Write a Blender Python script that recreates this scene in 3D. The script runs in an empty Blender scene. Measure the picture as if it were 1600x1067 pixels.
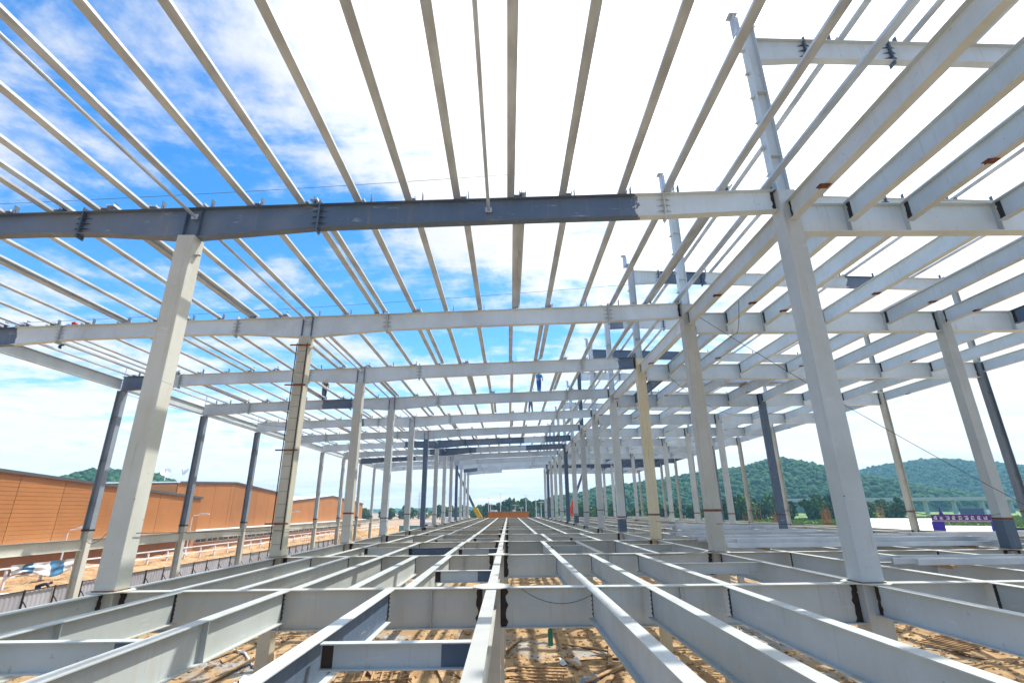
import bpy, math, random
import numpy as np
from mathutils import Matrix, Vector
random.seed(7); RNG = np.random.default_rng(11)
S = bpy.context.scene
COL = S.collection
CZ = 7.5                                   # camera height above the ground

# ------------------------------------------------------------------ camera
PITCH, YAW, ROLL = 0.3284, 0.0098, 0.0103
cd = bpy.data.cameras.new('camera'); cam = bpy.data.objects.new('camera', cd); COL.objects.link(cam)
cd.sensor_width = 36.0; cd.sensor_fit = 'HORIZONTAL'; cd.lens = 769.79 / 1600 * 36
cd.clip_start = 0.1; cd.clip_end = 6000
_R = Vector((math.cos(YAW), -math.sin(YAW), 0)); _F0 = Vector((math.sin(YAW), math.cos(YAW), 0)); _Z = Vector((0, 0, 1))
_U = -math.sin(PITCH) * _F0 + math.cos(PITCH) * _Z; _F = math.cos(PITCH) * _F0 + math.sin(PITCH) * _Z
_r = math.cos(ROLL) * _R - math.sin(ROLL) * _U; _u = math.sin(ROLL) * _R + math.cos(ROLL) * _U
cam.matrix_world = Matrix(((_r.x, _u.x, -_F.x, 0), (_r.y, _u.y, -_F.y, 0), (_r.z, _u.z, -_F.z, CZ), (0, 0, 0, 1)))
S.camera = cam

# ------------------------------------------------------------------ world, sun, exposure
SUN_AZ, SUN_EL = math.radians(52), math.radians(60)
SUN = Vector((math.sin(SUN_AZ) * math.cos(SUN_EL), math.cos(SUN_AZ) * math.cos(SUN_EL), math.sin(SUN_EL)))
W = bpy.data.worlds.new('World'); S.world = W; W.use_nodes = True
def build_world():
    nt = W.node_tree; N = nt.nodes; L = nt.links; N.clear()
    out = N.new('ShaderNodeOutputWorld'); bg = N.new('ShaderNodeBackground'); bg.inputs[1].default_value = 0.12
    L.new(bg.outputs[0], out.inputs[0])
    sky = N.new('ShaderNodeTexSky'); sky.sky_type = 'NISHITA'; sky.sun_disc = False
    sky.sun_elevation = SUN_EL; sky.sun_rotation = SUN_AZ; sky.dust_density = 0.3; sky.ozone_density = 3.0; sky.air_density = 1.0
    tc = N.new('ShaderNodeTexCoord')
    def math_(op, a, b=None, c=None, clamp=False):
        m = N.new('ShaderNodeMath'); m.operation = op; m.use_clamp = clamp
        for i, v in enumerate((a, b, c)):
            if v is None: continue
            if isinstance(v, (int, float)): m.inputs[i].default_value = v
            else: L.new(v, m.inputs[i])
        return m.outputs[0]
    def mrange(v, a, b, c, d):
        m = N.new('ShaderNodeMapRange'); m.interpolation_type = 'SMOOTHSTEP'
        L.new(v, m.inputs[0]); m.inputs[1].default_value = a; m.inputs[2].default_value = b
        m.inputs[3].default_value = c; m.inputs[4].default_value = d
        return m.outputs[0]
    sep = N.new('ShaderNodeSeparateXYZ'); L.new(tc.outputs['Generated'], sep.inputs[0])
    z = sep.outputs[2]
    zz = math_('ADD', math_('MAXIMUM', z, 0.0), 0.12)
    px = math_('DIVIDE', sep.outputs[0], zz); py = math_('DIVIDE', sep.outputs[1], zz)
    cmb = N.new('ShaderNodeCombineXYZ'); L.new(px, cmb.inputs[0]); L.new(py, cmb.inputs[1])
    mp = N.new('ShaderNodeMapping'); mp.inputs['Rotation'].default_value = (0, 0, 0.9); mp.inputs['Scale'].default_value = (0.75, 1.5, 1)
    L.new(cmb.outputs[0], mp.inputs[0])
    n1 = N.new('ShaderNodeTexNoise'); n1.inputs['Scale'].default_value = 1.45; n1.inputs['Detail'].default_value = 9; n1.inputs['Roughness'].default_value = 0.62; n1.inputs['Distortion'].default_value = 0.4
    L.new(mp.outputs[0], n1.inputs[0])
    n2 = N.new('ShaderNodeTexNoise'); n2.inputs['Scale'].default_value = 7.0; n2.inputs['Detail'].default_value = 5; n2.inputs['Roughness'].default_value = 0.6
    L.new(cmb.outputs[0], n2.inputs[0])
    dot = N.new('ShaderNodeVectorMath'); dot.operation = 'DOT_PRODUCT'; L.new(tc.outputs['Generated'], dot.inputs[0]); dot.inputs[1].default_value = SUN
    d = dot.outputs['Value']
    veil = mrange(d, 0.50, 0.92, -0.02, 0.36)          # thicker cloud towards the sun
    low = mrange(z, 0.04, 0.42, 0.26, 0.0)             # cloud bank towards the horizon
    cov = math_('ADD', math_('ADD', n1.outputs[0], math_('MULTIPLY', math_('SUBTRACT', n2.outputs[0], 0.5), 0.42)), math_('ADD', veil, low))
    cl = mrange(cov, 0.47, 0.73, 0.0, 1.0)
    glare = mrange(d, 0.6, 1.0, 0.0, 1.0)
    bright = math_('ADD', math_('ADD', 5.9, math_('MULTIPLY', glare, 6.5)), math_('ADD', math_('MULTIPLY', low, 3.5), math_('MULTIPLY', math_('SUBTRACT', n1.outputs[0], 0.5), -4.0)))
    cc = N.new('ShaderNodeCombineColor')
    L.new(math_('MULTIPLY', bright, 0.965), cc.inputs[0]); L.new(math_('MULTIPLY', bright, 0.995), cc.inputs[1]); L.new(math_('MULTIPLY', bright, 1.02), cc.inputs[2])
    hs = N.new('ShaderNodeHueSaturation'); hs.inputs['Saturation'].default_value = 1.34; hs.inputs['Value'].default_value = 1.55; L.new(sky.outputs[0], hs.inputs['Color'])
    mx = N.new('ShaderNodeMix'); mx.data_type = 'RGBA'
    L.new(cl, mx.inputs[0]); L.new(hs.outputs[0], mx.inputs[6]); L.new(cc.outputs[0], mx.inputs[7])
    L.new(mx.outputs[2], bg.inputs[0])
build_world()
sl = bpy.data.lights.new('sun', 'SUN'); sl.energy = 4.2; sl.angle = math.radians(0.6); sl.color = (1.0, 0.965, 0.905)
so = bpy.data.objects.new('sun', sl); COL.objects.link(so); so.location = (60, 60, 120)
so.rotation_euler = SUN.to_track_quat('Z', 'Y').to_euler()
S.view_settings.view_transform = 'Standard'; S.view_settings.look = 'None'; S.view_settings.gamma = 1.0
S.view_settings.use_curve_mapping = False; S.view_settings.exposure = 0.58
S.render.engine = 'CYCLES'
S.cycles.max_bounces = 7; S.cycles.diffuse_bounces = 4; S.cycles.glossy_bounces = 3; S.cycles.transmission_bounces = 3
S.cycles.caustics_reflective = False; S.cycles.caustics_refractive = False
S.cycles.use_denoising = True; S.cycles.volume_bounces = 0

# ------------------------------------------------------------------ material helpers
def nodes(name):
    m = bpy.data.materials.new(name); m.use_nodes = True; nt = m.node_tree
    b = nt.nodes['Principled BSDF']
    return m, nt.nodes, nt.links, b
def ramp(N, L, v, a, b, c=0.0, d=1.0):
    m = N.new('ShaderNodeMapRange'); m.interpolation_type = 'SMOOTHSTEP'; L.new(v, m.inputs[0])
    m.inputs[1].default_value = a; m.inputs[2].default_value = b; m.inputs[3].default_value = c; m.inputs[4].default_value = d
    return m.outputs[0]
def mixc(N, L, f, a, b):
    m = N.new('ShaderNodeMix'); m.data_type = 'RGBA'
    if isinstance(f, (int, float)): m.inputs[0].default_value = f
    else: L.new(f, m.inputs[0])
    for i, v in ((6, a), (7, b)):
        if isinstance(v, tuple): m.inputs[i].default_value = (*v, 1) if len(v) == 3 else v
        else: L.new(v, m.inputs[i])
    return m.outputs[2]
def noise(N, L, co, scale, detail=4, rough=0.55, dist=0.0):
    n = N.new('ShaderNodeTexNoise'); n.inputs['Scale'].default_value = scale; n.inputs['Detail'].default_value = detail
    n.inputs['Roughness'].default_value = rough; n.inputs['Distortion'].default_value = dist
    if co is not None: L.new(co, n.inputs[0])
    return n.outputs[0]
def mapping(N, L, co, scale=(1, 1, 1), rot=(0, 0, 0)):
    m = N.new('ShaderNodeMapping'); m.inputs['Scale'].default_value = scale; m.inputs['Rotation'].default_value = rot
    L.new(co, m.inputs[0]); return m.outputs[0]
def bump(N, L, b, h, strength=0.2, dist=0.02):
    n = N.new('ShaderNodeBump'); n.inputs['Strength'].default_value = strength; n.inputs['Distance'].default_value = dist
    L.new(h, n.inputs['Height']); L.new(n.outputs[0], b.inputs['Normal'])
def ocoord(N, L, rnd=True):
    tc = N.new('ShaderNodeTexCoord'); co = tc.outputs['Object']
    if not rnd: return co
    oi = N.new('ShaderNodeObjectInfo'); v = N.new('ShaderNodeVectorMath'); v.operation = 'MULTIPLY_ADD'
    L.new(oi.outputs['Random'], v.inputs[0]); v.inputs[1].default_value = (57, 91, 33); L.new(co, v.inputs[2])
    return v.outputs[0]

STAIN = (0.46, 0.36, 0.20)
def paint(name, col, stain=0.35, dark=None, ranges=(), rough=0.42, tint=None, dust=False):
    m, N, L, b = nodes(name)
    co = ocoord(N, L)
    c = mixc(N, L, ramp(N, L, noise(N, L, co, 0.55, 5, 0.6), 0.35, 0.7), tuple(col), tuple(x * k for x, k in zip(col, tint or (0.86, 0.86, 0.82))))
    if ranges:
        tc = N.new('ShaderNodeTexCoord'); sp = N.new('ShaderNodeSeparateXYZ'); L.new(tc.outputs['Object'], sp.inputs[0])
        nz = noise(N, L, tc.outputs['Object'], 2.6, 4, 0.65)
        ad = N.new('ShaderNodeMath'); ad.operation = 'MULTIPLY_ADD'; L.new(nz, ad.inputs[0]); ad.inputs[1].default_value = 0.9; L.new(sp.outputs[0], ad.inputs[2])
        for (r0, r1) in ranges:
            g = N.new('ShaderNodeMath'); g.operation = 'GREATER_THAN'; L.new(ad.outputs[0], g.inputs[0]); g.inputs[1].default_value = r0 + 0.45
            l = N.new('ShaderNodeMath'); l.operation = 'LESS_THAN'; L.new(ad.outputs[0], l.inputs[0]); l.inputs[1].default_value = r1 + 0.45
            p = N.new('ShaderNodeMath'); p.operation = 'MULTIPLY'; L.new(g.outputs[0], p.inputs[0]); L.new(l.outputs[0], p.inputs[1])
            c = mixc(N, L, p.outputs[0], c, tuple(dark))
    c = mixc(N, L, ramp(N, L, noise(N, L, co, 0.22, 4, 0.6), 0.40, 0.66, 0, 0.30), c, tuple(x * 0.70 for x in col) if not ranges else (0.34, 0.35, 0.36))
    sv = noise(N, L, mapping(N, L, co, (2.5, 2.5, 0.22)), 1.6, 5, 0.65)
    f = ramp(N, L, sv, 0.52, 0.78, 0, stain); c = mixc(N, L, f, c, STAIN)
    dr = noise(N, L, mapping(N, L, co, (11, 11, 0.55)), 1.0, 4, 0.6)
    c = mixc(N, L, ramp(N, L, dr, 0.60, 0.76, 0, 0.22 + stain * 0.5), c, (0.30, 0.24, 0.17))
    sc = ramp(N, L, noise(N, L, co, 5.0, 7, 0.72), 0.63, 0.72, 0, 0.6); c = mixc(N, L, sc, c, (0.20, 0.17, 0.14))
    lt = ramp(N, L, noise(N, L, mapping(N, L, co, (0.6, 3, 3)), 2.2, 6, 0.7), 0.60, 0.72, 0, 0.35); c = mixc(N, L, lt, c, (0.74, 0.75, 0.74))
    oi = N.new('ShaderNodeObjectInfo'); hv = N.new('ShaderNodeHueSaturation'); L.new(c, hv.inputs['Color']); L.new(ramp(N, L, oi.outputs['Random'], 0.0, 1.0, 0.84, 1.10), hv.inputs['Value']); c = hv.outputs[0]
    if dust:
        ge = N.new('ShaderNodeNewGeometry'); sz = N.new('ShaderNodeSeparateXYZ'); L.new(ge.outputs['Normal'], sz.inputs[0])
        up = ramp(N, L, sz.outputs[2], 0.5, 0.9); dn = ramp(N, L, noise(N, L, co, 1.8, 6, 0.7), 0.30, 0.66, 0.35, 0.95)
        mm = N.new('ShaderNodeMath'); mm.operation = 'MULTIPLY'; L.new(up, mm.inputs[0]); L.new(dn, mm.inputs[1])
        c = mixc(N, L, mm.outputs[0], c, (0.40, 0.40, 0.365))
    L.new(c, b.inputs['Base Color'])
    L.new(ramp(N, L, noise(N, L, co, 3.0, 4), 0.3, 0.7, rough - 0.08, rough + 0.14), b.inputs['Roughness'])
    b.inputs['Specular IOR Level'].default_value = 0.4
    bump(N, L, b, noise(N, L, co, 14, 4), 0.08, 0.01)
    return m
def plain(name, col, rough=0.6, var=0.25, scale=3.0, metal=0.0, bmp=0.15, bdist=0.02, col2=None, emit=0):
    m, N, L, b = nodes(name); co = ocoord(N, L)
    n = noise(N, L, co, scale, 6, 0.6)
    c2 = col2 or tuple(x * (1 - var) for x in col)
    oi = N.new('ShaderNodeObjectInfo'); hv = N.new('ShaderNodeHueSaturation'); L.new(mixc(N, L, ramp(N, L, n, 0.35, 0.68), tuple(col), tuple(c2)), hv.inputs['Color'])
    L.new(ramp(N, L, oi.outputs['Random'], 0.0, 1.0, 0.90, 1.07), hv.inputs['Value']); L.new(hv.outputs[0], b.inputs['Base Color'])
    b.inputs['Roughness'].default_value = rough; b.inputs['Metallic'].default_value = metal
    if bmp: bump(N, L, b, noise(N, L, co, scale * 5, 5), bmp, bdist)
    return m
LIGHT = (0.535, 0.575, 0.570); PRIMER = (0.092, 0.137, 0.205); UPPER_SKYLIT = (0.665, 0.735, 0.765)  # last tone: steel grey raised paler and bluer to imitate skylight high up
M = {}
M['paint'] = paint('light_grey_paint', LIGHT)
M['paint_cream'] = paint('cream_paint', (0.64, 0.60, 0.47), 0.6)
M['floor_paint'] = paint('dusty_grey_floor_paint', (0.52, 0.565, 0.55), 0.4, dust=True)
M['floor_paint_cool'] = paint('dusty_cool_floor_paint', (0.51, 0.57, 0.58), 0.22, dust=True)
M['floor_paint_warm'] = paint('dusty_warm_floor_paint', (0.55, 0.55, 0.49), 0.5, dust=True)
M['paint_clean'] = paint('pale_grey_paint', (0.56, 0.585, 0.595), 0.12)
M['paint_stained'] = paint('stained_cream_paint', (0.56, 0.555, 0.49), 0.5)
M['paint_yellow'] = paint('yellowed_paint', (0.62, 0.55, 0.38), 0.8, tint=(0.95, 0.92, 0.8))
M['primer'] = paint('blue_grey_primer', PRIMER, 0.06, rough=0.5)
M['paint_skylit'] = paint('skylit_upper_paint', UPPER_SKYLIT, 0.22)  # upper steel, its stronger bluish skylight put into the paint colour
M['primer_mid'] = paint('mid_grey_primer', (0.24, 0.28, 0.33), 0.12, rough=0.5)
M['weld'] = plain('bare_weld_zone', (0.016, 0.013, 0.012), 0.7, scale=6, col2=(0.05, 0.025, 0.014))
M['rust'] = plain('rusty_steel', (0.26, 0.085, 0.03), 0.85, scale=9, col2=(0.10, 0.035, 0.018))
M['black'] = plain('black_steel', (0.03, 0.032, 0.036), 0.55)
def galv():
    m, N, L, b = nodes('galvanised_steel'); co = ocoord(N, L)
    v = N.new('ShaderNodeTexVoronoi'); v.inputs['Scale'].default_value = 22; L.new(co, v.inputs['Vector'])
    n = noise(N, L, mapping(N, L, co, (0.5, 1.2, 1.2)), 1.7, 3, 0.5)
    c = mixc(N, L, ramp(N, L, n, 0.3, 0.75), (0.60, 0.66, 0.71), (0.41, 0.445, 0.48))
    c = mixc(N, L, ramp(N, L, v.outputs['Color'], 0.2, 0.9, 0, 0.0), c, (0.75, 0.76, 0.78))
    L.new(c, b.inputs['Base Color']); b.inputs['Metallic'].default_value = 0.3
    L.new(ramp(N, L, n, 0.3, 0.7, 0.34, 0.55), b.inputs['Roughness'])
    return m
M['galv'] = galv()
M['galv_new'] = plain('bright_zinc_steel', (0.56, 0.60, 0.64), 0.38, 0.15, 1.2, metal=0.55, bmp=0)
M['cable'] = plain('cable', (0.035, 0.035, 0.04), 0.6, bmp=0)

# ------------------------------------------------------------------ mesh helpers
class MB:
    def __init__(s): s.v = []; s.f = []; s.m = []
    def add(s, v, f, m=0):
        o = len(s.v); s.v += [tuple(p) for p in v]; s.f += [tuple(i + o for i in q) for q in f]; s.m += [m] * len(f); return s
    def box(s, c, d, m=0, rz=0.0, mat=None):
        x, y, z = d[0] / 2, d[1] / 2, d[2] / 2
        vs = [(-x, -y, -z), (x, -y, -z), (x, y, -z), (-x, y, -z), (-x, -y, z), (x, -y, z), (x, y, z), (-x, y, z)]
        if mat is not None: vs = [tuple(mat @ Vector(p)) for p in vs]
        elif rz:
            k, q = math.cos(rz), math.sin(rz); vs = [(p[0] * k - p[1] * q, p[0] * q + p[1] * k, p[2]) for p in vs]
        vs = [(p[0] + c[0], p[1] + c[1], p[2] + c[2]) for p in vs]
        return s.add(vs, [(0, 3, 2, 1), (4, 5, 6, 7), (0, 1, 5, 4), (1, 2, 6, 5), (2, 3, 7, 6), (3, 0, 4, 7)], m)
    def bar(s, a, b, w, h, m=0):
        a = Vector(a); b = Vector(b); d = b - a; q = d.to_track_quat('X', 'Z').to_matrix()
        return s.box((a + b) / 2, (d.length, w, h), m, mat=q)
    def tube(s, pts, r, n=8, m=0, cap=True):
        pts = [Vector(p) for p in pts]; rs = r if isinstance(r, (list, tuple)) else [r] * len(pts); vs = []; fs = []
        for i, p in enumerate(pts):
            t = (pts[min(i + 1, len(pts) - 1)] - pts[max(i - 1, 0)]).normalized()
            u = t.orthogonal() if abs(t.z) > 0.95 else t.cross(Vector((0, 0, 1)))
            u.normalize(); w = t.cross(u)
            for k in range(n):
                a = 2 * math.pi * k / n; vs.append(p + (u * math.cos(a) + w * math.sin(a)) * rs[i])
        for i in range(len(pts) - 1):
            for k in range(n):
                fs.append((i * n + k, i * n + (k + 1) % n, (i + 1) * n + (k + 1) % n, (i + 1) * n + k))
        if cap: fs.append(tuple(range(n - 1, -1, -1))); fs.append(tuple(range((len(pts) - 1) * n, len(pts) * n)))
        return s.add(vs, fs, m)
    def extrude(s, poly, axis_pts, m=0, cap=True):
        """poly: list of (y,z) per station or one list; axis_pts: x stations"""
        n = len(poly[0]) if isinstance(poly[0], list) else len(poly); vs = []
        for i, x in enumerate(axis_pts):
            P = poly[i] if isinstance(poly[0], list) else poly
            vs += [(x, p[0], p[1]) for p in P]
        fs = []
        for i in range(len(axis_pts) - 1):
            for k in range(n): fs.append((i * n + k, (i + 1) * n + k, (i + 1) * n + (k + 1) % n, i * n + (k + 1) % n))
        if cap: fs.append(tuple(range(n))); fs.append(tuple(range(len(axis_pts) * n - 1, (len(axis_pts) - 1) * n - 1, -1)))
        return s.add(vs, fs, m)
    def mesh(s, name, mats):
        me = bpy.data.meshes.new(name); me.from_pydata(s.v, [], s.f)
        for k in (mats if isinstance(mats, (list, tuple)) else [mats]): me.materials.append(k)
        if any(s.m): me.polygons.foreach_set('material_index', s.m)
        me.validate(); me.update(); return me
def link(name, me, parent=None, loc=(0, 0, 0), rz=0.0, rot=None, label=None, cat=None, group=None, kind=None):
    o = bpy.data.objects.new(name, me); COL.objects.link(o); o.parent = parent
    o.location = loc; o.rotation_euler = rot if rot else (0, 0, rz)
    if label: o['label'] = label
    if cat: o['category'] = cat
    if group: o['group'] = group
    if kind: o['kind'] = kind
    return o
def empty(name, loc, label, cat, group=None, rz=0.0):
    return link(name, None, None, loc, rz, None, label, cat, group)
def smooth(me): me.polygons.foreach_set('use_smooth', [True] * len(me.polygons)); return me
CACHE = {}
def cached(key, fn):
    if key not in CACHE: CACHE[key] = fn()
    return CACHE[key]
def ipoly(zt, zb, w, tf, tw):
    h, t = w / 2, tw / 2
    return [(-h, zb), (h, zb), (h, zb + tf), (t, zb + tf), (t, zt - tf), (h, zt - tf), (h, zt), (-h, zt), (-h, zt - tf), (-t, zt - tf), (-t, zb + tf), (-h, zb + tf)]
def ibeam_mesh(st, w, tf, tw, mat):
    """st: stations (s, ztop, zbot) along local x"""
    mb = MB(); mb.extrude([ipoly(a[1], a[2], w, tf, tw) for a in st], [a[0] for a in st]); return mb.mesh('i_beam', mat)

# ------------------------------------------------------------------ setting: ground, field, hills
def hnoise(x, y, seed=0):
    r = np.random.default_rng(seed); v = np.zeros_like(x)
    for k in range(7):
        a = r.uniform(0, 6.28); fq = 1.0 * 1.6 ** (k * 0.7); p = r.uniform(0, 6.28)
        v += np.sin((x * math.cos(a) + y * math.sin(a)) * fq + p + 1.3 * np.sin((x * math.sin(a) - y * math.cos(a)) * fq * 0.7 + p * 2)) / (1 + k * 0.55)
    return v / 3.0
def grid_mesh(name, xs, ys, zf, mat):
    X, Y = np.meshgrid(xs, ys); Z = zf(X, Y); nx, ny = len(xs), len(ys)
    v = np.stack([X, Y, Z], -1).reshape(-1, 3)
    i = np.arange(nx * ny).reshape(ny, nx)
    f = np.stack([i[:-1, :-1], i[:-1, 1:], i[1:, 1:], i[1:, :-1]], -1).reshape(-1, 4)
    me = bpy.data.meshes.new(name); me.vertices.add(len(v)); me.vertices.foreach_set('co', v.ravel())
    me.loops.add(f.size); me.loops.foreach_set('vertex_index', f.ravel())
    me.polygons.add(len(f)); me.polygons.foreach_set('loop_start', np.arange(0, f.size, 4)); me.polygons.foreach_set('loop_total', np.full(len(f), 4))
    me.materials.append(mat); me.update(calc_edges=True); me.validate(); return smooth(me)

def ground_mat():
    m, N, L, b = nodes('churned_earth'); tc = N.new('ShaderNodeTexCoord'); co = tc.outputs['Object']
    big = noise(N, L, co, 0.09, 5, 0.6, 0.5); mid = noise(N, L, co, 0.55, 6, 0.65, 0.3); fine = noise(N, L, co, 5.5, 6, 0.7)
    c = mixc(N, L, ramp(N, L, mid, 0.34, 0.66), (0.44, 0.30, 0.145), (0.30, 0.175, 0.072))
    st = noise(N, L, mapping(N, L, co, (2.2, 0.22, 1)), 0.9, 5, 0.65)
    c = mixc(N, L, ramp(N, L, st, 0.50, 0.66, 0, 0.8), c, (0.13, 0.075, 0.035))
    conc = mixc(N, L, ramp(N, L, noise(N, L, co, 1.4, 6, 0.65), 0.35, 0.68), (0.36, 0.35, 0.32), (0.20, 0.19, 0.17))
    c = mixc(N, L, ramp(N, L, big, 0.53, 0.60), c, conc)
    c = mixc(N, L, ramp(N, L, fine, 0.55, 0.75, 0, 0.5), c, (0.14, 0.10, 0.065))
    L.new(c, b.inputs['Base Color']); b.inputs['Roughness'].default_value = 0.92
    bump(N, L, b, fine, 0.6, 0.08); return m
def earth_mat():
    m, N, L, b = nodes('bare_orange_soil'); tc = N.new('ShaderNodeTexCoord'); co = tc.outputs['Object']
    c = mixc(N, L, ramp(N, L, noise(N, L, co, 0.06, 6, 0.65), 0.35, 0.65), (0.38, 0.27, 0.17), (0.31, 0.19, 0.10))
    c = mixc(N, L, ramp(N, L, noise(N, L, co, 0.02, 4), 0.52, 0.6, 0, 0.8), c, (0.36, 0.32, 0.26))
    c = mixc(N, L, ramp(N, L, noise(N, L, co, 0.9, 6, 0.7), 0.5, 0.72, 0, 0.5), c, (0.24, 0.17, 0.10))
    L.new(c, b.inputs['Base Color']); b.inputs['Roughness'].default_value = 0.95
    bump(N, L, b, noise(N, L, co, 1.5, 6, 0.7), 0.5, 0.2); return m
def grass_mat():
    m, N, L, b = nodes('field_grass'); tc = N.new('ShaderNodeTexCoord'); co = tc.outputs['Object']
    c = mixc(N, L, ramp(N, L, noise(N, L, co, 0.03, 6, 0.65), 0.35, 0.65), (0.165, 0.26, 0.045), (0.085, 0.165, 0.03))
    c = mixc(N, L, ramp(N, L, noise(N, L, mapping(N, L, co, (0.4, 1.6, 1)), 0.12, 5), 0.52, 0.7, 0, 0.7), c, (0.30, 0.31, 0.08))
    L.new(c, b.inputs['Base Color']); b.inputs['Roughness'].default_value = 0.95
    bump(N, L, b, noise(N, L, co, 0.8, 5), 0.8, 0.6); return m
def hill_mat(name, a, b_, c_):
    m, N, L, b = nodes(name); tc = N.new('ShaderNodeTexCoord'); co = tc.outputs['Object']
    v = N.new('ShaderNodeTexVoronoi'); v.inputs['Scale'].default_value = 0.11; L.new(co, v.inputs['Vector'])
    c = mixc(N, L, ramp(N, L, v.outputs['Color'], 0.1, 0.9), a, b_)
    c = mixc(N, L, ramp(N, L, noise(N, L, co, 0.015, 5), 0.5, 0.66, 0, 0.8), c, c_)
    L.new(c, b.inputs['Base Color']); b.inputs['Roughness'].default_value = 1.0; b.inputs['Specular IOR Level'].default_value = 0.1
    bump(N, L, b, noise(N, L, co, 0.6, 5, 0.7), 1.0, 2.0); return m
M['ground'] = ground_mat(); M['earth'] = earth_mat(); M['grass'] = grass_mat()
link('ground', grid_mesh('ground', np.linspace(-2600, 2600, 40), np.linspace(-900, 3000, 40), lambda x, y: np.full_like(x, -0.45), M['earth']), kind='structure')
def site_z(x, y):
    e = np.minimum(np.minimum((x + 34) / 3, (70 - x) / 8), np.minimum((y + 20) / 4, (150 - y) / 8)); e = np.clip(e, 0, 1)
    return -0.6 * (1 - e) + e * (0.14 * hnoise(x * 0.5, y * 0.5, 1) + 0.10 * hnoise(x * 1.9, y * 1.9, 2) + 0.045 * hnoise(x * 5, y * 5, 3) - 0.02)
link('site_ground', grid_mesh('site_ground', np.arange(-34, 70.1, 0.33), np.arange(-20, 150.1, 0.45), site_z, M['ground']), kind='structure')
link('field', grid_mesh('field', np.linspace(40, 900, 160), np.linspace(170, 640, 120),
     lambda x, y: -0.40 + 0.5 * np.clip((x - 60) / 60, 0, 1) + 0.55 * hnoise(x * 0.05, y * 0.05, 4) * np.clip((x - 40) / 40, 0, 1) + 0.35 * hnoise(x * 0.3, y * 0.3, 14) * np.clip((x - 40) / 40, 0, 1), M['grass']), kind='structure')
def hill(name, cx, cy, rx, ry, h, prof, seed, mat, nx=420, ny=160, trees=0, tlabel=''):
    def zf(x, y):
        u = (x - cx) / rx; v = (y - cy) / ry
        ridge = np.interp(u, [p[0] for p in prof], [p[1] for p in prof]) * h
        base = ridge * np.clip(1 - v * v, 0, 1) ** 0.8
        base = base * (1 + 0.10 * hnoise(x * 0.012, y * 0.012, seed)) + 2.0 * hnoise(x * 0.05, y * 0.05, seed + 1)
        r = np.random.default_rng(seed + 5); ph = r.uniform(0, 6.28, 8)
        lump = np.abs(np.sin(x * 0.33 + ph[0] + 2 * np.sin(y * 0.11 + ph[1]))) * np.abs(np.sin(y * 0.27 + ph[2] + 2 * np.sin(x * 0.13 + ph[3])))
        lump2 = np.abs(np.sin(x * 0.61 + ph[4] + 2.4 * np.sin(y * 0.23 + ph[5]))) * np.abs(np.sin(y * 0.55 + ph[6] + 2.1 * np.sin(x * 0.29 + ph[7])))
        k = np.clip(base / 6, 0, 1)
        return -0.6 + base + k * (4.2 * lump + 2.2 * lump2 + r.uniform(0, 1.2, x.shape))
    o = link(name, grid_mesh(name, np.linspace(cx - rx, cx + rx, nx), np.linspace(cy - ry, cy + ry * 0.35, ny), zf, mat), kind='structure')
    if trees: forest(cx, cy, rx, ry, zf, trees, seed, tlabel)
    return o
def forest(cx, cy, rx, ry, zf, n, seed, label):
    r = np.random.default_rng(seed + 99); g = (1 + 5 ** 0.5) / 2
    iv = np.array([(-1, g, 0), (1, g, 0), (-1, -g, 0), (1, -g, 0), (0, -1, g), (0, 1, g), (0, -1, -g), (0, 1, -g), (g, 0, -1), (g, 0, 1), (-g, 0, -1), (-g, 0, 1)], float); iv /= np.linalg.norm(iv[0])
    if_ = np.array([(0, 11, 5), (0, 5, 1), (0, 1, 7), (0, 7, 10), (0, 10, 11), (1, 5, 9), (5, 11, 4), (11, 10, 2), (10, 7, 6), (7, 1, 8), (3, 9, 4), (3, 4, 2), (3, 2, 6), (3, 6, 8), (3, 8, 9), (4, 9, 5), (2, 4, 11), (6, 2, 10), (8, 6, 7), (9, 8, 1)])
    x = cx + r.uniform(-1, 1, n) * rx * 0.97; y = cy + r.uniform(-0.95, 0.08, n) * ry; z = zf(x, y); k = z > 4; x, y, z = x[k], y[k], z[k]; n = len(x)
    s = r.uniform(2.2, 5.2, n)
    v = iv[None] * (1 + r.uniform(-0.28, 0.28, (n, 12, 1))) * s[:, None, None] * np.array([1, 1, 0.95]) + np.stack([x, y, z + s * 0.1], -1)[:, None, :]
    f = (if_[None] + 12 * np.arange(n)[:, None, None]).reshape(-1, 3)
    me = bpy.data.meshes.new('forest'); me.vertices.add(n * 12); me.vertices.foreach_set('co', v.ravel()); me.loops.add(f.size); me.loops.foreach_set('vertex_index', f.ravel())
    me.polygons.add(len(f)); me.polygons.foreach_set('loop_start', np.arange(0, f.size, 3)); me.polygons.foreach_set('loop_total', np.full(len(f), 3))
    me.materials.append(FOR); me.update(calc_edges=True)
    link('forest', me, kind='stuff', label=label, cat='forest')
def forest_mat():
    m, N, L, b = nodes('tree_crowns'); g = N.new('ShaderNodeNewGeometry')
    c = mixc(N, L, g.outputs['Random Per Island'], (0.020, 0.068, 0.030), (0.070, 0.150, 0.055)); tc = N.new('ShaderNodeTexCoord')
    c = mixc(N, L, ramp(N, L, noise(N, L, tc.outputs['Object'], 0.9, 4, 0.7), 0.4, 0.7, 0, 0.6), c, (0.012, 0.04, 0.02))
    L.new(c, b.inputs['Base Color']); b.inputs['Roughness'].default_value = 1.0; b.inputs['Specular IOR Level'].default_value = 0.1; return m
FOR = forest_mat()
FOL = hill_mat('forest_canopy', (0.022, 0.080, 0.042), (0.050, 0.130, 0.060), (0.075, 0.155, 0.065))
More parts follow.
